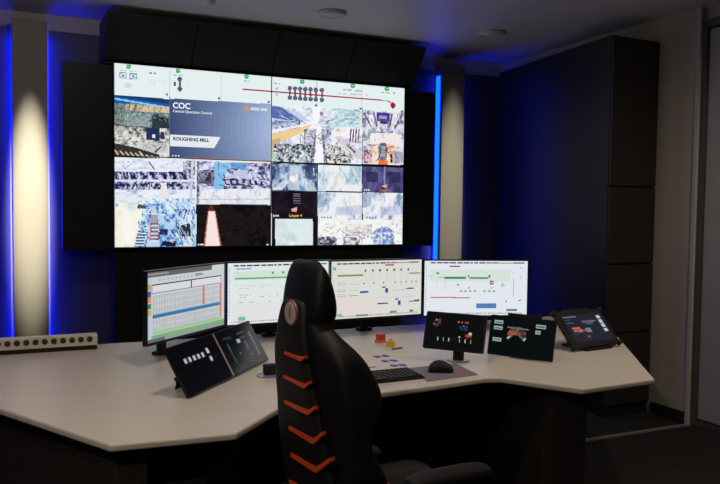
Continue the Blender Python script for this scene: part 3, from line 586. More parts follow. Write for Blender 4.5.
def paint_plan(c):
    paint_header(c, .962); c.ruv(.24, .885, .34, .91, (175, 50, 75)); c.ruv(.05, .62, .83, .84, (226, 240, 232)); c.ruv(.02, .72, .09, .728, (180, 190, 190)); c.ruv(.13, .69, .20, .70, (110, 140, 120)); c.ruv(.19, .672, .40, .71, (70, 145, 100)); c.ruv(.43, .672, .62, .705, (90, 155, 115))
    c.ruv(.115, .755, .14, .79, (60, 170, 90)); c.ruv(.42, .70, .43, .74, (120, 130, 130)); c.ruv(.62, .69, .635, .74, (90, 130, 110))
    for k in range(7): u = .34+.045*k+(.05 if k > 3 else 0); c.ruv(u, .43, u+.026, .46, (130, 200, 155))
    for u in (.315, .42, .64): c.ruv(u, .54 if u < .33 else .49, u+.02, .58 if u < .33 else .52, (150, 190, 165))
    c.ruv(.63, .565, .67, .635, (70, 25, 35)); c.ruv(.638, .58, .662, .62, (225, 175, 180)); c.ruv(.74, .53, .78, .56, (165, 200, 175)); c.ruv(.75, .56, .765, .60, (165, 200, 175))
    c.ruv(.06, .325, .30, .34, (190, 50, 85)); c.ruv(.28, .318, .44, .33, (180, 45, 80)); c.ruv(.05, .345, .45, .35, (220, 190, 200)); c.ruv(.505, .13, .70, .215, (75, 125, 195))
    for k in range(12): c.ruv(.512+.0155*k, .14, .516+.0155*k, .205, (110, 155, 215))
    c.ruv(.80, .075, .905, .115, (95, 130, 180)); c.ruv(.862, .35, .866, .68, (165, 160, 170)); c.ruv(.79, .235, .80, .275, (70, 75, 95)); c.ruv(.92, .26, .94, .28, (80, 150, 130)); c.ruv(.925, .86, .945, .88, (180, 200, 195)); c.ruv(.925, .70, .945, .72, (150, 185, 170)); c.ruv(.2, .45, .205, .66, (205, 215, 212)); c.ruv(.12, .45, .125, .66, (205, 215, 212))
    for k in range(30): u = .1+.027*k; c.ruv(u, .80+.03*math.sin(k*1.7), u+.012, .81+.03*math.sin(k*1.7), (195, 212, 212))
MG = 'large monitors along the back of the desk'
def monitor(label, BL, BR, h, bg, painter, nu=220, nv=124, sy=.15, chin=.012):
    BL = Vector(BL); BR = Vector(BR); w = (BR-BL).length
    ang = math.atan2(BR.y-BL.y, BR.x-BL.x); mid = (BL+BR)/2
    t = thing('monitor', label, 'monitor', (mid.x, mid.y, DZ), MG, ang)
    z = BL.z-DZ
    q = [topx(p) for p in (BL+Vector((0, 0, h)), BR+Vector((0, 0, h)), BR, BL)]
    c = Canvas(q, nu, nv, bg); painter(c)
    canvas_mesh('display', c, w, h, S_MON, t, Matrix.Translation((-w/2, 0, z)))
    e = .008
    bm = NB(); box(bm, -w/2-e, w/2+e, .002, .022, z-chin, z+h+e); hull(bm, [(-w/2+.03, .022, z+.01), (w/2-.03, .022, z+.01), (w/2-.03, .022, z+h-.03), (-w/2+.03, .022, z+h-.03)], [(-w/4, .055, z+.05), (w/4, .055, z+.05), (w/4, .055, z+h-.08), (-w/4, .055, z+h-.08)])
    for b in ((-w/2-e, -w/2, -.003, .002, z-chin, z+h+e), (w/2, w/2+e, -.003, .002, z-chin, z+h+e), (-w/2, w/2, -.003, .002, z-chin, z), (-w/2, w/2, -.003, .002, z+h, z+h+e)): box(bm, *b)
    finish('housing', bm, m_frame, t)
    st = NB(); box(st, -.022, .022, sy, sy+.03, .001, z+h*.55); box(st, -.03, .03, .05, sy+.03, z+h*.35, z+h*.5)
    finish('arm', st, m_frame_matt, t, bevel=.003)
    bm = NB(); box(bm, -.045, .045, sy-.01, sy+.04, 0.0005, .018); finish('desk_clamp', bm, m_frame_matt, t, bevel=.002)
    return t
b0, b1 = at_depth(147.4, 344.6, 3.46), at_depth(224, 324, 4.05); zz = (b0.z+b1.z)/2
monitor('angled monitor on the left wing showing a ruled table with red bars', (b0.x, b0.y, zz), (b1.x, b1.y, zz), .327, (210, 214, 216), paint_sheet)
monitor('monitor behind the chair headrest showing a pale green diagram', (1.067, 3.998, .847), (1.675, 4.02, .847), .336, (238, 244, 246), paint_green)
monitor('monitor just right of the chair showing olive bars and blue boxes', (1.672, 3.99, .847), (2.282, 4.02, .847), .334, (236, 234, 230), paint_mill)
monitor('rightmost large monitor with a blue bar at the lower middle', (2.294, 4.003, .838), (2.915, 3.805, .838), .336, (240, 244, 250), paint_plan)

# ------------------------------------------------------------------ small tilted touch screens
def tilted(name, label, cat, BL, BR, h, tilt, thick, painter, bg, group, bez=.006, nu=110, nv=70, lip=True):
    BL = Vector(BL); BR = Vector(BR); w = (BR-BL).length; ang = math.atan2(BR.y-BL.y, BR.x-BL.x); mid = (BL+BR)/2
    t = thing(name, label, cat, (mid.x, mid.y, DZ), group, ang)
    L = Matrix.Translation((-w/2, 0, BL.z-DZ)) @ Matrix.Rotation(-(PI/2-tilt), 4, 'X')
    bm = NB()
    A = [(x, .001, z) for x, z in [(p[0], p[1]) for p in rrect(w, h, .008, 4, w/2, h/2)]]
    B = [(x, thick, z) for x, _, z in A]
    hull(bm, A, B)
    bo = finish('casing', bm, m_frame, t); bo.matrix_local = L
    q = [(0, nv), (nu, nv), (nu, 0), (0, 0)]
    c = Canvas([(0, 0), (1, 0), (1, 1), (0, 1)], nu, nv, bg); painter(c)
    canvas_mesh('display', c, w-2*bez, h-2*bez, S_TAB, t, L @ Matrix.Translation((bez, -.0005, bez)))
    return t, L, w
TG = 'small tilted touch screens on the desk'
BK = (7, 8, 10)
def p_t1(c):
    for k in range(5): u = .20+.095*k; c.ruv(u, .60, u+.062, .72, (120, 128, 135)); c.ruv(u+.012, .62, u+.05, .70, (205, 212, 216))
    c.ruv(.71, .64, .775, .77, (140, 148, 152)); c.ruv(.72, .66, .765, .75, (205, 212, 216)); c.ruv(.71, .46, .775, .58, (120, 128, 135)); c.ruv(.72, .48, .765, .56, (205, 212, 216)); c.ruv(.82, .5, .86, .56, (28, 30, 34)); c.ruv(.04, .45, .05, .47, (110, 110, 115))
def p_t2(c):
    for k in range(9): c.ruv(.16, .22+.055*k, .20, .25+.055*k, (90, 100, 110))
    for k in range(10): c.ruv(.82, .18+.062*k, .87, .215+.062*k, (100, 112, 125))
    for u, v, w, h in ((.42, .60, .12, .12), (.56, .68, .12, .05), (.60, .40, .06, .22), (.52, .80, .2, .04), (.35, .36, .05, .04), (.6, .25, .08, .04), (.2, .76, .16, .03)): c.ruv(u, v, u+w, v+h, (70, 88, 118) if u > .4 else (55, 60, 62), .8)
    c.ruv(.44, .62, .52, .70, (165, 190, 205)); c.ruv(.36, .37, .39, .40, (120, 115, 70)); c.ruv(.55, .10, .62, .13, (60, 60, 70)); c.ruv(.12, .80, .34, .83, (45, 70, 55))
def p_t3(c):
    rnd = random.Random(2)
    for k in range(26): u = .11+.11*rnd.random(); v = .58+.24*rnd.random(); c.ruv(u, v, u+.025, v+.03, rnd.choice([(150, 100, 80), (170, 160, 150), (110, 60, 50), (60, 60, 60)]))
    for k in range(22): u = .57+.13*rnd.random(); v = .56+.14*rnd.random(); c.ruv(u, v, u+.03, v+.03, rnd.choice([(40, 60, 110), (60, 80, 130), (25, 30, 60), (110, 130, 165)]))
    for u in (.54, .60, .66, .70): c.ruv(u, .76, u+.03, .82, (165, 90, 60))
    c.ruv(.70, .38, .80, .46, (190, 75, 40)); c.ruv(.75, .44, .80, .52, (225, 200, 170)); c.ruv(.71, .34, .76, .38, (120, 40, 30)); c.ruv(.58, .35, .61, .38, (220, 215, 200))
    for k in range(7): u = .22+.095*k; c.ruv(u, .22, u+.013, .32, (185, 190, 185)); c.ruv(u+.013, .20, u+.02, .26, (110, 110, 105))
def p_t4(c):
    P = (150, 175, 172)
    for u, v, w in ((.05, .80, .14), (.05, .645, .14), (.05, .335, .14), (.72, .79, .15), (.72, .635, .08)):
        c.ruv(u, v, u+w, v+.095, P); c.ruv(u+.015, v+.03, u+w-.015, v+.06, (80, 95, 98)); c.ruv(u+.01, v+.07, u+w-.01, v+.085, (190, 205, 200))
    def bar(u0, v0, u1, v1, wd, col):
        du, dv = u1-u0, v1-v0; L = du*du+dv*dv; t = np.clip(((c.U-u0)*du+(c.V-v0)*dv)/L, 0, 1)
        c.put((c.U-u0-t*du)**2+((c.V-v0-t*dv)*.62)**2 < (wd/2)**2, col)
    bar(.30, .45, .46, .74, .045, (120, 105, 95)); bar(.34, .72, .55, .45, .045, (95, 90, 88)); bar(.28, .74, .6, .72, .03, (115, 110, 106)); bar(.30, .56, .55, .62, .05, (140, 85, 60)); bar(.32, .62, .4, .58, .05, (175, 95, 65)); bar(.48, .66, .56, .56, .04, (60, 60, 64)); bar(.29, .45, .31, .48, .03, (205, 205, 200)); bar(.55, .44, .57, .48, .03, (190, 190, 186))
def p_t5(c):
    c.im[:] = (27, 30, 45)
    c.ruv(.03, .90, .36, .95, (120, 122, 130)); c.ruv(.05, .80, .16, .83, (85, 88, 100)); c.ruv(.05, .70, .16, .73, (100, 104, 116)); c.ruv(.16, .69, .22, .71, (90, 95, 110))
    c.ruv(.45, .66, .70, .76, (88, 92, 106)); c.ruv(.42, .71, .80, .75, (96, 100, 112)); c.ruv(.52, .60, .68, .67, (80, 84, 98)); c.ruv(.64, .69, .76, .74, (110, 114, 126))
    c.ruv(.10, .47, .30, .55, (215, 100, 55)); c.ruv(.10, .36, .20, .45, (110, 70, 90)); c.ruv(.21, .36, .34, .45, (205, 110, 80)); c.ruv(.13, .40, .19, .44, (170, 150, 150)); c.ruv(.36, .36, .42, .46, (110, 90, 110)); c.ruv(.42, .33, .55, .48, (125, 132, 145)); c.ruv(.10, .28, .2, .32, (70, 72, 84)); c.ruv(.30, .12, .46, .24, (48, 40, 56)); c.ruv(.37, .16, .43, .21, (190, 70, 70))
    for v in (.78, .62, .46, .30): c.ruv(.86, v, .955, v+.12, (205, 212, 220))
t1, L1, w1 = tilted('touch_screen', 'dark tilted touch screen, left one of the joined pair, with one row of icons', 'touch screen', (.628, 2.916, .747), (.885, 3.203, .747), .215, R(60), .012, p_t1, BK, TG)
bm = NB(); hull(bm, [(-.02, .002, .075), (.0, .002, .075), (.0, .012, .075), (-.02, .012, .075)], [(-.02, .002, .095), (.0, .002, .095), (.0, .012, .095), (-.02, .012, .095)]); o = finish('cable_plug', bm, m_frame_matt, t1, bevel=.002); o.matrix_local = L1
t2, L2, w2 = tilted('touch_screen', 'dark tilted touch screen, right one of the joined pair, with columns of icons', 'touch screen', (.892, 3.211, .747), (1.145, 3.510, .747), .215, R(60), .012, p_t2, BK, TG)
for t, L, w in ((t1, L1, w1), (t2, L2, w2)):
    bm = NB(); hull(bm, [(w/2-.09, .013, .16), (w/2+.09, .013, .16), (w/2+.09, .018, .16), (w/2-.09, .018, .16)], [(w/2-.09, .104, .058), (w/2+.09, .104, .058), (w/2+.09, .110, .060), (w/2-.09, .110, .060)])
    o = finish('prop_stand', bm, m_frame_matt, t); o.matrix_local = L
bm = NB(); box(bm, .0, .004, -.001, .012, .004, .211); o = finish('joint_strip', bm, m_silver, t2); o.matrix_local = L2 @ Matrix.Translation((-.004, 0, 0))
t3, L3, w3 = tilted('touch_screen', 'small dark screen on a round foot beside the mouse', 'touch screen', (1.861, 3.256, .80), (2.056, 3.011, .80), .187, R(73), .012, p_t3, (11, 13, 13), TG, .007)
bm = NB(); cyl(bm, (0.01, .066, .006), (0.01, .066, .12), .028, .026, 20); hull(bm, [(-.01, .012, .075), (.03, .012, .075), (.03, .012, .12), (-.01, .012, .12)], [(-.01, .07, .075), (.03, .07, .075), (.03, .07, .12), (-.01, .07, .12)])
finish('neck', bm, m_frame_matt, t3, smooth=False)
bm = NB(); lathe(bm, [(.056, 0), (.056, .004), (.05, .007), (.001, .007)], (0.01, .066, 0), 32); o = finish('foot', bm, m_lightplate, t3); o['label'] = 'pale round foot'
t4, L4, w4 = tilted('touch_screen', 'dark tilted screen right of the footed one with pale text boxes', 'touch screen', (2.236, 3.241, .747), (2.412, 2.938, .747), .205, R(77), .012, p_t4, (6, 9, 9), TG, .007)
bm = NB(); hull(bm, [(w4/2-.07, .013, .0), (w4/2+.07, .013, .0), (w4/2+.07, .06, .016), (w4/2-.07, .06, .016)], [(w4/2-.09, .013, .222), (w4/2+.09, .013, .222), (w4/2+.09, .03, .224), (w4/2-.09, .03, .224)])
o = finish('rear_stand', bm, m_frame_matt, t4); o.matrix_local = L4
t5, L5, w5 = tilted('rugged_tablet', 'thick rugged tablet lying tilted at the right end of the desk', 'tablet', (2.722, 3.126, .772), (3.062, 3.165, .772), .215, R(47), .026, p_t5, BK, None, .018)
bm = NB(); P = rrect(w5+.022, .238, .035, 6, w5/2, .1085)
A = [(x, .004, z) for x, z in P]; B = [(x, .028, z) for x, z in P]; hull(bm, A, B)
for x in (-.012, w5+.012):
    for z in (-.002, .220): cyl(bm, (x*.985+.003, -.003, z), (x*.985+.003, .026, z), .0135, n=16)
o = finish('bumper', bm, m_frame_matt, t5, bevel=.004); o.matrix_local = L5
bm = NB(); box(bm, w5*.2, w5*.8, .006, .026, .225, .242); o = finish('carry_handle', bm, m_frame_matt, t5, bevel=.008); o.matrix_local = L5
bm = NB(); box(bm, -.10, .10, -.015, .17, -.025+.0255, .014); hull(bm, [(-.08, .12, .01), (.08, .12, .01), (.08, .15, .01), (-.08, .15, .01)], [(-.08, .12, .13), (.08, .12, .13), (.08, .135, .13), (-.08, .135, .13)])
finish('dock', bm, m_frame_matt, t5, bevel=.003)
# black foot peeking out beside the chair
p = on_z(271, 377, DZ)
t = thing('stand_foot', 'small black block on a pale plate peeking out left of the chair', 'stand foot', (p.x, p.y+.03, DZ))
bm = NB(); lathe(bm, [(.055, 0), (.055, .004), (.001, .006)], n=28); finish('plate', bm, m_lightplate, t)
bm = NB(); box(bm, -.024, .03, -.02, .02, .006, .052); finish('block', bm, m_frame_matt, t, bevel=.006)

# ------------------------------------------------------------------ keyboard, mouse, pad
kr = on_z(422, 381, DZ)
ka = math.atan2(2.853-2.871, 1.631-1.411)+.09
kb = thing('keyboard', 'black keyboard lying at the front edge between chair and mouse pad', 'keyboard', (1.463, 2.955, DZ), None, R(2))
KW, KD = .40, .155
bm = NB(); hull(bm, [(-KW/2, -KD/2, .0), (KW/2, -KD/2, .0), (KW/2, KD/2, .0), (-KW/2, KD/2, .0)], [(-KW/2, -KD/2, .010), (KW/2, -KD/2, .010), (KW/2, KD/2, .018), (-KW/2, KD/2, .018)])
finish('keyboard_base', bm, m_frame_matt, kb, bevel=.003)
kme = None
for r_ in range(6):
    x = -KW/2+.012
    for k in range(16):
        if r_ == 0 and 4 <= k <= 8:
            if k != 4: continue
        z = .0105+.008*((r_+.5)/6)
        if r_ == 0 and k == 4:
            bm = NB(); hull(bm, [(-.01, -.01, 0), (.104, -.01, 0), (.104, .01, 0), (-.01, .01, 0)], [(-.008, -.008, .007), (.102, -.008, .007), (.102, .008, .007), (-.008, .008, .007)]); ko = finish('space_bar', bm, m_key, kb)
        elif kme is None:
            bm = NB(); hull(bm, [(-.0102, -.0102, 0), (.0102, -.0102, 0), (.0102, .0102, 0), (-.0102, .0102, 0)], [(-.0082, -.0082, .007), (.0082, -.0082, .007), (.0082, .0082, .007), (-.0082, .0082, .007)]); ko = finish('key', bm, m_key, kb); kme = ko
        else:
            ko = kme.copy(); C.objects.link(ko); ko.parent = kb
        ko.location = (-KW/2+.0195+.0241*k, -KD/2+.018+.0238*r_, z)
pc = [on_z(*q, DZ) for q in ((406.7, 368.7), (427.5, 381.8), (478, 375), (455, 363.5))]
ctr = sum(pc, Vector())/4
mp = thing('mouse_pad', 'grey lavender mouse pad beside the keyboard', 'mouse pad', (ctr.x, ctr.y, DZ))
bm = NB(); prism(bm, [(v.x-ctr.x, v.y-ctr.y) for v in (pc[0], pc[1], pc[2], pc[3])][::1], 0, .003); finish('cloth', bm, m_pad, mp, bevel=.001)
c_ = on_z(457.5, 371.5, DZ+.003)
bm = NB(); prism(bm, [(c_.x-ctr.x+.030*math.cos(2*PI*i/20), c_.y-ctr.y+.022*math.sin(2*PI*i/20)) for i in range(20)], .0028, .0034); o = finish('printed_mark', bm, m_pink, mp); o['label'] = 'pink printed mark'
c_ = on_z(443, 373.5, DZ)
ms = thing('computer_mouse', 'black mouse standing on the mouse pad', 'mouse', (c_.x, c_.y+.02, DZ+.003), None, R(-28))
bm = NB()
loops = []
for fx, hw, hz in ((-.060, .012, .010), (-.055, .026, .022), (-.035, .034, .036), (-.005, .033, .041), (.025, .031, .034), (.048, .028, .024), (.060, .018, .012)):
    lp = []
    for k in range(14):
        a = 2*PI*k/14; y = hw*math.cos(a); z = (hz*.5+hz*.5*math.sin(a))*1.42; lp.append((fx*.98, y*1.1, max(.0005, z if z > hz*.5 else z*.6)))
    loops.append(lp)
loft(bm, loops); finish('shell', bm, m_frame_matt, ms, smooth=True, sub=1)
bm = NB(); cyl(bm, (.033, -.005, .030), (.033, .005, .030), .009, n=16); finish('scroll_wheel', bm, m_socket, ms)

# ------------------------------------------------------------------ little things on the desk
BT = 'blue tokens laid in pairs on the desk'
for (x, y), lab in zip(((377.3, 357), (385.5, 356.2), (385.3, 361.4), (393.8, 360.9), (394.2, 366), (402.6, 365.4)),
                       ('left blue token of the pair farthest from the keyboard', 'right blue token of the pair farthest from the keyboard', 'left blue token of the middle pair', 'right blue token of the middle pair', 'left blue token of the pair nearest the mouse pad', 'right blue token of the pair nearest the mouse pad')):
    p = on_z(x, y, DZ); t = thing('token', lab, 'token', (p.x, p.y, DZ), BT, R(15))
    bm = NB(); box(bm, -.014, .014, -.015, .015, 0, .004); box(bm, -.007, .004, .015, .024, 0, .004); box(bm, -.008, .008, -.008, .008, .004, .006); finish('tile', bm, m_blue, t, bevel=.001)
p = on_z(383, 343.5, DZ)
t = thing('toy_block', 'small red toy block with an orange foot beside the yellow one', 'toy', (p.x, p.y+.03, DZ), None, R(20))
bm = NB(); box(bm, -.02, .02, -.02, .02, .016, .05); finish('red_block', bm, m_toyred, t, bevel=.003)
bm = NB(); box(bm, -.024, .024, -.018, .024, 0, .016); finish('orange_foot', bm, m_toyor, t, bevel=.002)
p = on_z(393, 347.5, DZ)
t = thing('toy_block', 'small yellow toy block right of the red one', 'toy', (p.x, p.y+.03, DZ), None, R(-10))
bm = NB(); box(bm, -.02, .02, -.018, .018, .0, .034); finish('yellow_block', bm, m_toyyel, t, bevel=.003)
bm = NB(); lathe(bm, [(.010, .034), (.010, .042), (.008, .044), (.001, .044)], n=16); finish('stud', bm, m_toyyel, t)
a, b = on_z(392, 349.8, DZ), on_z(402, 348.6, DZ)
bm = NB(); cyl(bm, a+Vector((0, 0, .0045)), b+Vector((0, 0, .0045)), .004, n=12); tag(finish('stick', bm, m_brown), 'short brown stick lying below the yellow toy block', 'stick')
c_ = on_z(370, 367.6, DZ)
bm = NB(); prism(bm, [(c_.x-.035, c_.y-.008), (c_.x+.03, c_.y-.004), (c_.x+.03, c_.y+.008), (c_.x-.035, c_.y+.004)], DZ, DZ+.002); tag(finish('paper_strip', bm, m_pink), 'thin dark pink strip lying behind the keyboard', 'paper strip')

# ================================================================== GAMING CHAIR (faces +X)
YC = 2.17
CR = Matrix.Translation((.83, YC, 0)) @ Matrix.Rotation(R(5), 4, 'Z') @ Matrix.Translation((-.83+1.10, 0, 0))   # place of the chair on the floor
ch = thing('gaming_chair', 'black racing style office chair with orange chevrons on its back', 'chair', (0, 0, 0))
OX = -1.10
ch.matrix_world = CR
CI = CR.inverted()
def mirror(h): return h+[(x, -y) for x, y in h[::-1]]
SEC = [  # z, rear x, panel half width, outer half width, depth
    (.46, .868, .16, .215, .09), (.52, .858, .185, .24, .125), (.62, .842, .200, .256, .165), (.70, .826, .193, .262, .165), (.78, .812, .182, .260, .122), (.84, .803, .170, .260, .120), (.90, .795, .157, .262, .170),
    (.96, .788, .146, .258, .178), (1.02, .780, .133, .246, .158), (1.07, .774, .121, .232, .134), (1.105, .772, .112, .185, .105), (1.14, .774, .105, .135, .085), (1.165, .778, .098, .110, .075)]
loops = []
for z, X, p_, q_, d_ in SEC:
    h = [(X+.012, -p_), (X+.025, -(p_+q_)/2), (X+.045, -q_+.004), (X+.07, -q_), (X+d_-.022, -q_), (X+d_, -q_+.02), (X+d_-.004, -q_+.06), (X+.06, -p_*.75)]
    loops.append([(x+OX, y, z) for x, y in [(X+.010, 0)]] + [(x+OX, y, z) for x, y in h] + [(X+.06+OX, 0, z)] + [(x+OX, -y, z) for x, y in h[::-1]])
bm = NB(); loft(bm, loops); finish('backrest', bm, m_leather, ch, smooth=True, sub=2)
def rear_x(z):
    for a, b in zip(SEC, SEC[1:]):
        if a[0] <= z <= b[0]:
            f = (z-a[0])/(b[0]-a[0]); return a[1]+f*(b[1]-a[1]), a[2]+f*(b[2]-a[2])
    if z > SEC[-1][0]:
        f = (z-1.165)/.17; return .778+.022*min(1, f*1.2), .098-.01*f
    return SEC[0][1], SEC[0][2]
loops = []
for z in (.50, .53, .60, .70, .80, .90, 1.0, 1.08, 1.14, 1.18, 1.205, 1.215):
    X, p_ = rear_x(z); p_ -= .012
    if z < .53: p_ *= .9
    if z > 1.2: p_ *= .86
    if z > 1.21: p_ *= .8
    loops.append([(X-.010+OX, -p_*.75, z), (X-.006+OX, -p_*.95, z), (X+.004+OX, -p_, z), (X+.03+OX, -p_*.98, z), (X+.03+OX, p_*.98, z), (X+.004+OX, p_, z), (X-.006+OX, p_*.95, z), (X-.010+OX, p_*.75, z), (X-.013+OX, 0, z)])
bm = NB(); loft(bm, loops); finish('back_shell', bm, m_leather2, ch, smooth=True, sub=1)
loops = []
for z, X0, X1, hw in ((1.125, .80, .848, .085), (1.135, .786, .866, .105), (1.16, .782, .884, .125), (1.20, .784, .884, .131), (1.25, .790, .874, .127), (1.29, .797, .862, .119), (1.317, .804, .850, .105), (1.331, .813, .838, .088), (1.334, .82, .83, .07)):
    h = [(X0+.006, -hw*.8), (X0+.022, -hw*.97), (X0+(X1-X0)*.6, -hw), (X1-.01, -hw*.93), (X1, -hw*.7)]
    loops.append([(X0+OX, 0, z)]+[(x+OX, y, z) for x, y in h]+[(X1-.008+OX, 0, z)]+[(x+OX, -y, z) for x, y in h[::-1]])
bm = NB(); loft(bm, loops); finish('headrest', bm, m_leather, ch, smooth=True, sub=2)
# orange chevrons let into the rear shell
def rear_pt(x, y, lift=.0165):
    o, d = CI @ O_, CI.to_3x3() @ ray(x, y); X = .79; P = None
    for _ in range(8):
        P = o+d*((X+OX-o.x)/d.x); X = rear_x(P.z)[0]-lift
    return P
for k, (L_, A_, R2) in enumerate((((284, 353), (300.5, 360.3), (304, 357.6)), ((283, 376.5), (304, 387.4), (308.5, 383)), ((284, 402), (307.5, 414), (314.5, 408)), ((288.5, 428), (313, 443), (322, 434)), ((290.5, 455), (315.5, 471.5), (331, 459.5)), ((289, 482), (318, 500), (336, 487)))):
    th = 2.2+.25*min(k, 4)
    P = [rear_pt(*q) for q in (L_, A_, R2)]
    dz = th*.0033*1.35
    bm = NB()
    tp = P
    lo = [v-Vector((0, 0, dz*.35)) for v in tp]; hi = [v+Vector((0, 0, dz*(.5 if i != 1 else .9))) for i, v in enumerate(tp)]
    loop = lo+hi[::-1]
    hull(bm, loop, [v+Vector((.012, 0, 0)) for v in loop]); finish('chevron_stripe', bm, m_orange, ch)
e = rear_pt(292, 313, .0135)
bm = NB()
for r1, r2, x0, x1, mi in ((.040, .038, 0, -.006, 0), (.035, .032, -.004, -.0075, 1)):
    A = [(e.x+x0, e.y+r1*1.15*math.cos(t), e.z+r1*math.sin(t)) for t in [2*PI*i/28 for i in range(28)]]
    hull(bm, A, [(e.x+x1, e.y+r2*1.15*math.cos(t), e.z+r2*math.sin(t)) for t in [2*PI*i/28 for i in range(28)]], mi)
hull(bm, [(e.x-.007, e.y-.006, e.z-.018), (e.x-.007, e.y+.006, e.z-.018), (e.x-.007, e.y+.006, e.z+.018), (e.x-.007, e.y-.006, e.z+.018)], [(e.x-.009, e.y-.004, e.z-.016), (e.x-.009, e.y+.004, e.z-.016), (e.x-.009, e.y+.004, e.z+.016), (e.x-.009, e.y-.004, e.z+.016)], 2)
o = finish('round_badge', bm, None, ch, mats=[m_red, m_silver, mat('badge_mark', (.30, .16, .14), .4)]); o['label'] = 'red rimmed silver badge'
# seat
loops = []
for x, hw, zt in ((.90, .20, .50), (.93, .235, .515), (1.05, .255, .515), (1.2, .262, .52), (1.33, .26, .525), (1.40, .25, .52), (1.43, .22, .505)):
    lp = [(x+OX, -hw, .42), (x+OX, -hw-.005, .46), (x+OX, -hw+.01, zt+.035), (x+OX, -hw+.05, zt+.045), (x+OX, -hw+.10, zt), (x+OX, 0, zt-.01), (x+OX, hw-.10, zt), (x+OX, hw-.05, zt+.045), (x+OX, hw-.01, zt+.035), (x+OX, hw+.005, .46), (x+OX, hw, .42), (x+OX, 0, .41)]
    loops.append(lp)
bm = NB(); loft(bm, loops); finish('seat', bm, m_leather, ch, smooth=True, sub=1)
for s in (-1, 1):
    bm = NB(); hull(bm, [(1.16+OX, s*.22, .562), (1.185+OX, s*.22, .562), (1.205+OX, s*.10, .520), (1.18+OX, s*.10, .520)], [(1.16+OX, s*.22, .575), (1.185+OX, s*.22, .575), (1.205+OX, s*.10, .536), (1.18+OX, s*.10, .536)])
    finish('seat_stripe', bm, m_orange, ch)
for s in (-1, 1):
    bm = NB(); y = s*.285
    A = []
    loops = []
    for x, hw, z0, z1 in ((1.02, .02, .675, .70), (1.03, .04, .665, .712), (1.08, .046, .66, .717), (1.2, .048, .66, .718), (1.29, .046, .66, .715), (1.315, .036, .665, .708), (1.322, .018, .675, .698)):
        if s > 0: z0 -= .10; z1 -= .10; x -= .05
        loops.append([(x+OX, y-hw, (z0+z1)/2), (x+OX, y-hw*.8, z1-.004), (x+OX, y, z1), (x+OX, y+hw*.8, z1-.004), (x+OX, y+hw, (z0+z1)/2), (x+OX, y+hw*.8, z0), (x+OX, y-hw*.8, z0)])
    loft(bm, loops); finish('armrest_pad', bm, m_leather2, ch, smooth=True, sub=1)
    bm = NB(); box(bm, 1.12+OX, 1.19+OX, y-.018, y+.018, .40, .665 if s < 0 else .57); box(bm, 1.11+OX, 1.20+OX, min(y, s*.15), max(y, s*.15), .385, .415); finish('armrest_post', bm, m_frame_matt, ch, bevel=.006)
bm = NB(); box(bm, -.14, .14, -.12, .12, .36, .418); finish('tilt_mechanism', bm, m_frame_matt, ch, bevel=.01)
bm = NB(); cyl(bm, (0, 0, .10), (0, 0, .37), .028, n=20); cyl(bm, (0, 0, .07), (0, 0, .13), .05, n=20); finish('gas_lift', bm, m_frame, ch)
for s in (-1, 1):
    bm = NB(); hull(bm, [(.80+OX+.05, s*.2-.02, .40), (.80+OX+.13, s*.2-.02, .40), (.80+OX+.13, s*.2+.02, .40), (.80+OX+.05, s*.2+.02, .40)], [(.80+OX+.06, s*.23-.02, .55), (.80+OX+.11, s*.23-.02, .55), (.80+OX+.11, s*.23+.02, .55), (.80+OX+.06, s*.23+.02, .55)]); finish('recliner_bracket', bm, m_frame_matt, ch)
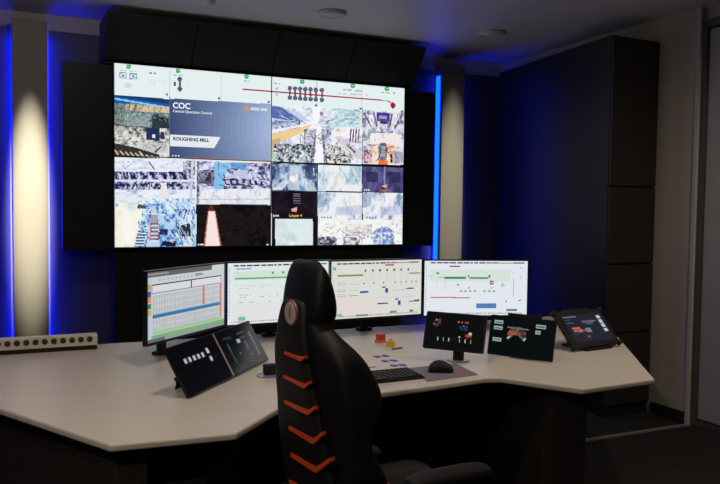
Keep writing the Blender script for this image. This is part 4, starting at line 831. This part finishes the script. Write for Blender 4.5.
for k in range(5):
    a = R(20+72*k); u = Vector((math.cos(a), math.sin(a), 0)); v = Vector((-u.y, u.x, 0))
    bm = NB(); A = [u*.04-v*.028+Vector((0, 0, .075)), u*.04+v*.028+Vector((0, 0, .075)), u*.04+v*.024+Vector((0, 0, .125)), u*.04-v*.024+Vector((0, 0, .125))]
    B = [u*.31-v*.018+Vector((0, 0, .065)), u*.31+v*.018+Vector((0, 0, .065)), u*.31+v*.014+Vector((0, 0, .088)), u*.31-v*.014+Vector((0, 0, .088))]
    hull(bm, A, B); lg = finish('leg', bm, m_frame, ch, bevel=.004)
    bm = NB(); c0 = u*.30+Vector((0, 0, .03)); cyl(bm, c0-v*.024, c0-v*.006, .029, n=18); cyl(bm, c0+v*.006, c0+v*.024, .029, n=18); cyl(bm, c0-v*.006+Vector((0, 0, .0)), c0+v*.006, .012, n=10); cyl(bm, c0+Vector((0, 0, .0)), c0+Vector((0, 0, .042)), .008, n=10)
    finish('caster', bm, m_frame, lg)

# ================================================================== LIGHT
def spot(name, loc, target, power, col, size, blend, rad):
    l = bpy.data.lights.new(name, 'SPOT'); l.energy = power; l.color = col; l.spot_size = R(size); l.spot_blend = blend; l.shadow_soft_size = rad
    o = bpy.data.objects.new(name, l); C.objects.link(o); o.location = loc
    o.rotation_euler = (Vector(target)-Vector(loc)).to_track_quat('-Z', 'Y').to_euler(); return o
WARM = (1, .84, .68)
spot('desk_downlight', (.88, 2.3, 2.86), (.88, 2.9, 0), 52, WARM, 95, 1, .05)
spot('desk_downlight_right', (2.7, 2.5, 2.86), (2.5, 3.0, 0), 30, WARM, 90, 1, .05)
spot('desk_downlight_left', (-1.2, 2.3, 2.86), (-.4, 3.0, 0), 24, WARM, 90, 1, .05)
for nm, loc, tgt, pw, sz in (('column_spot', (.137, 3.6, 2.86), (.138, 5.95, 1.50), 1350, 34), ('column_spot_right', (3.67, 3.7, 2.86), (3.68, 5.95, 1.62), 300, 46)):
    spot(nm, loc, tgt, pw, (1, .93, .76), sz, 1, .02).scale = (.22, 1, 1)      # narrow wall-washer lens
pl = bpy.data.lights.new('back_wall_fill', 'POINT'); pl.energy = 7; pl.color = (1, .9, .76); pl.shadow_soft_size = .04  # unseen fill light, added to warm the top of the back wall
po = bpy.data.objects.new('back_wall_fill', pl); C.objects.link(po); po.location = (.3, 4.6, 2.82)
spot('room_fill_right', (3.5, 2.1, 2.86), (3.9, 2.8, 0), 66, WARM, 140, 1, .05)  # fill added out of view to brighten the right wall and cabinet front
spot('room_fill_rear', (-.9, .5, 2.86), (.3, 1.6, .6), 95, WARM, 130, 1, .05)  # added unseen fill: lifts the room's ambient light and the chair back
w = bpy.data.worlds.new('world'); sc.world = w; w.use_nodes = True
w.node_tree.nodes['Background'].inputs['Color'].default_value = (.02, .02, .022, 1); w.node_tree.nodes['Background'].inputs['Strength'].default_value = .3
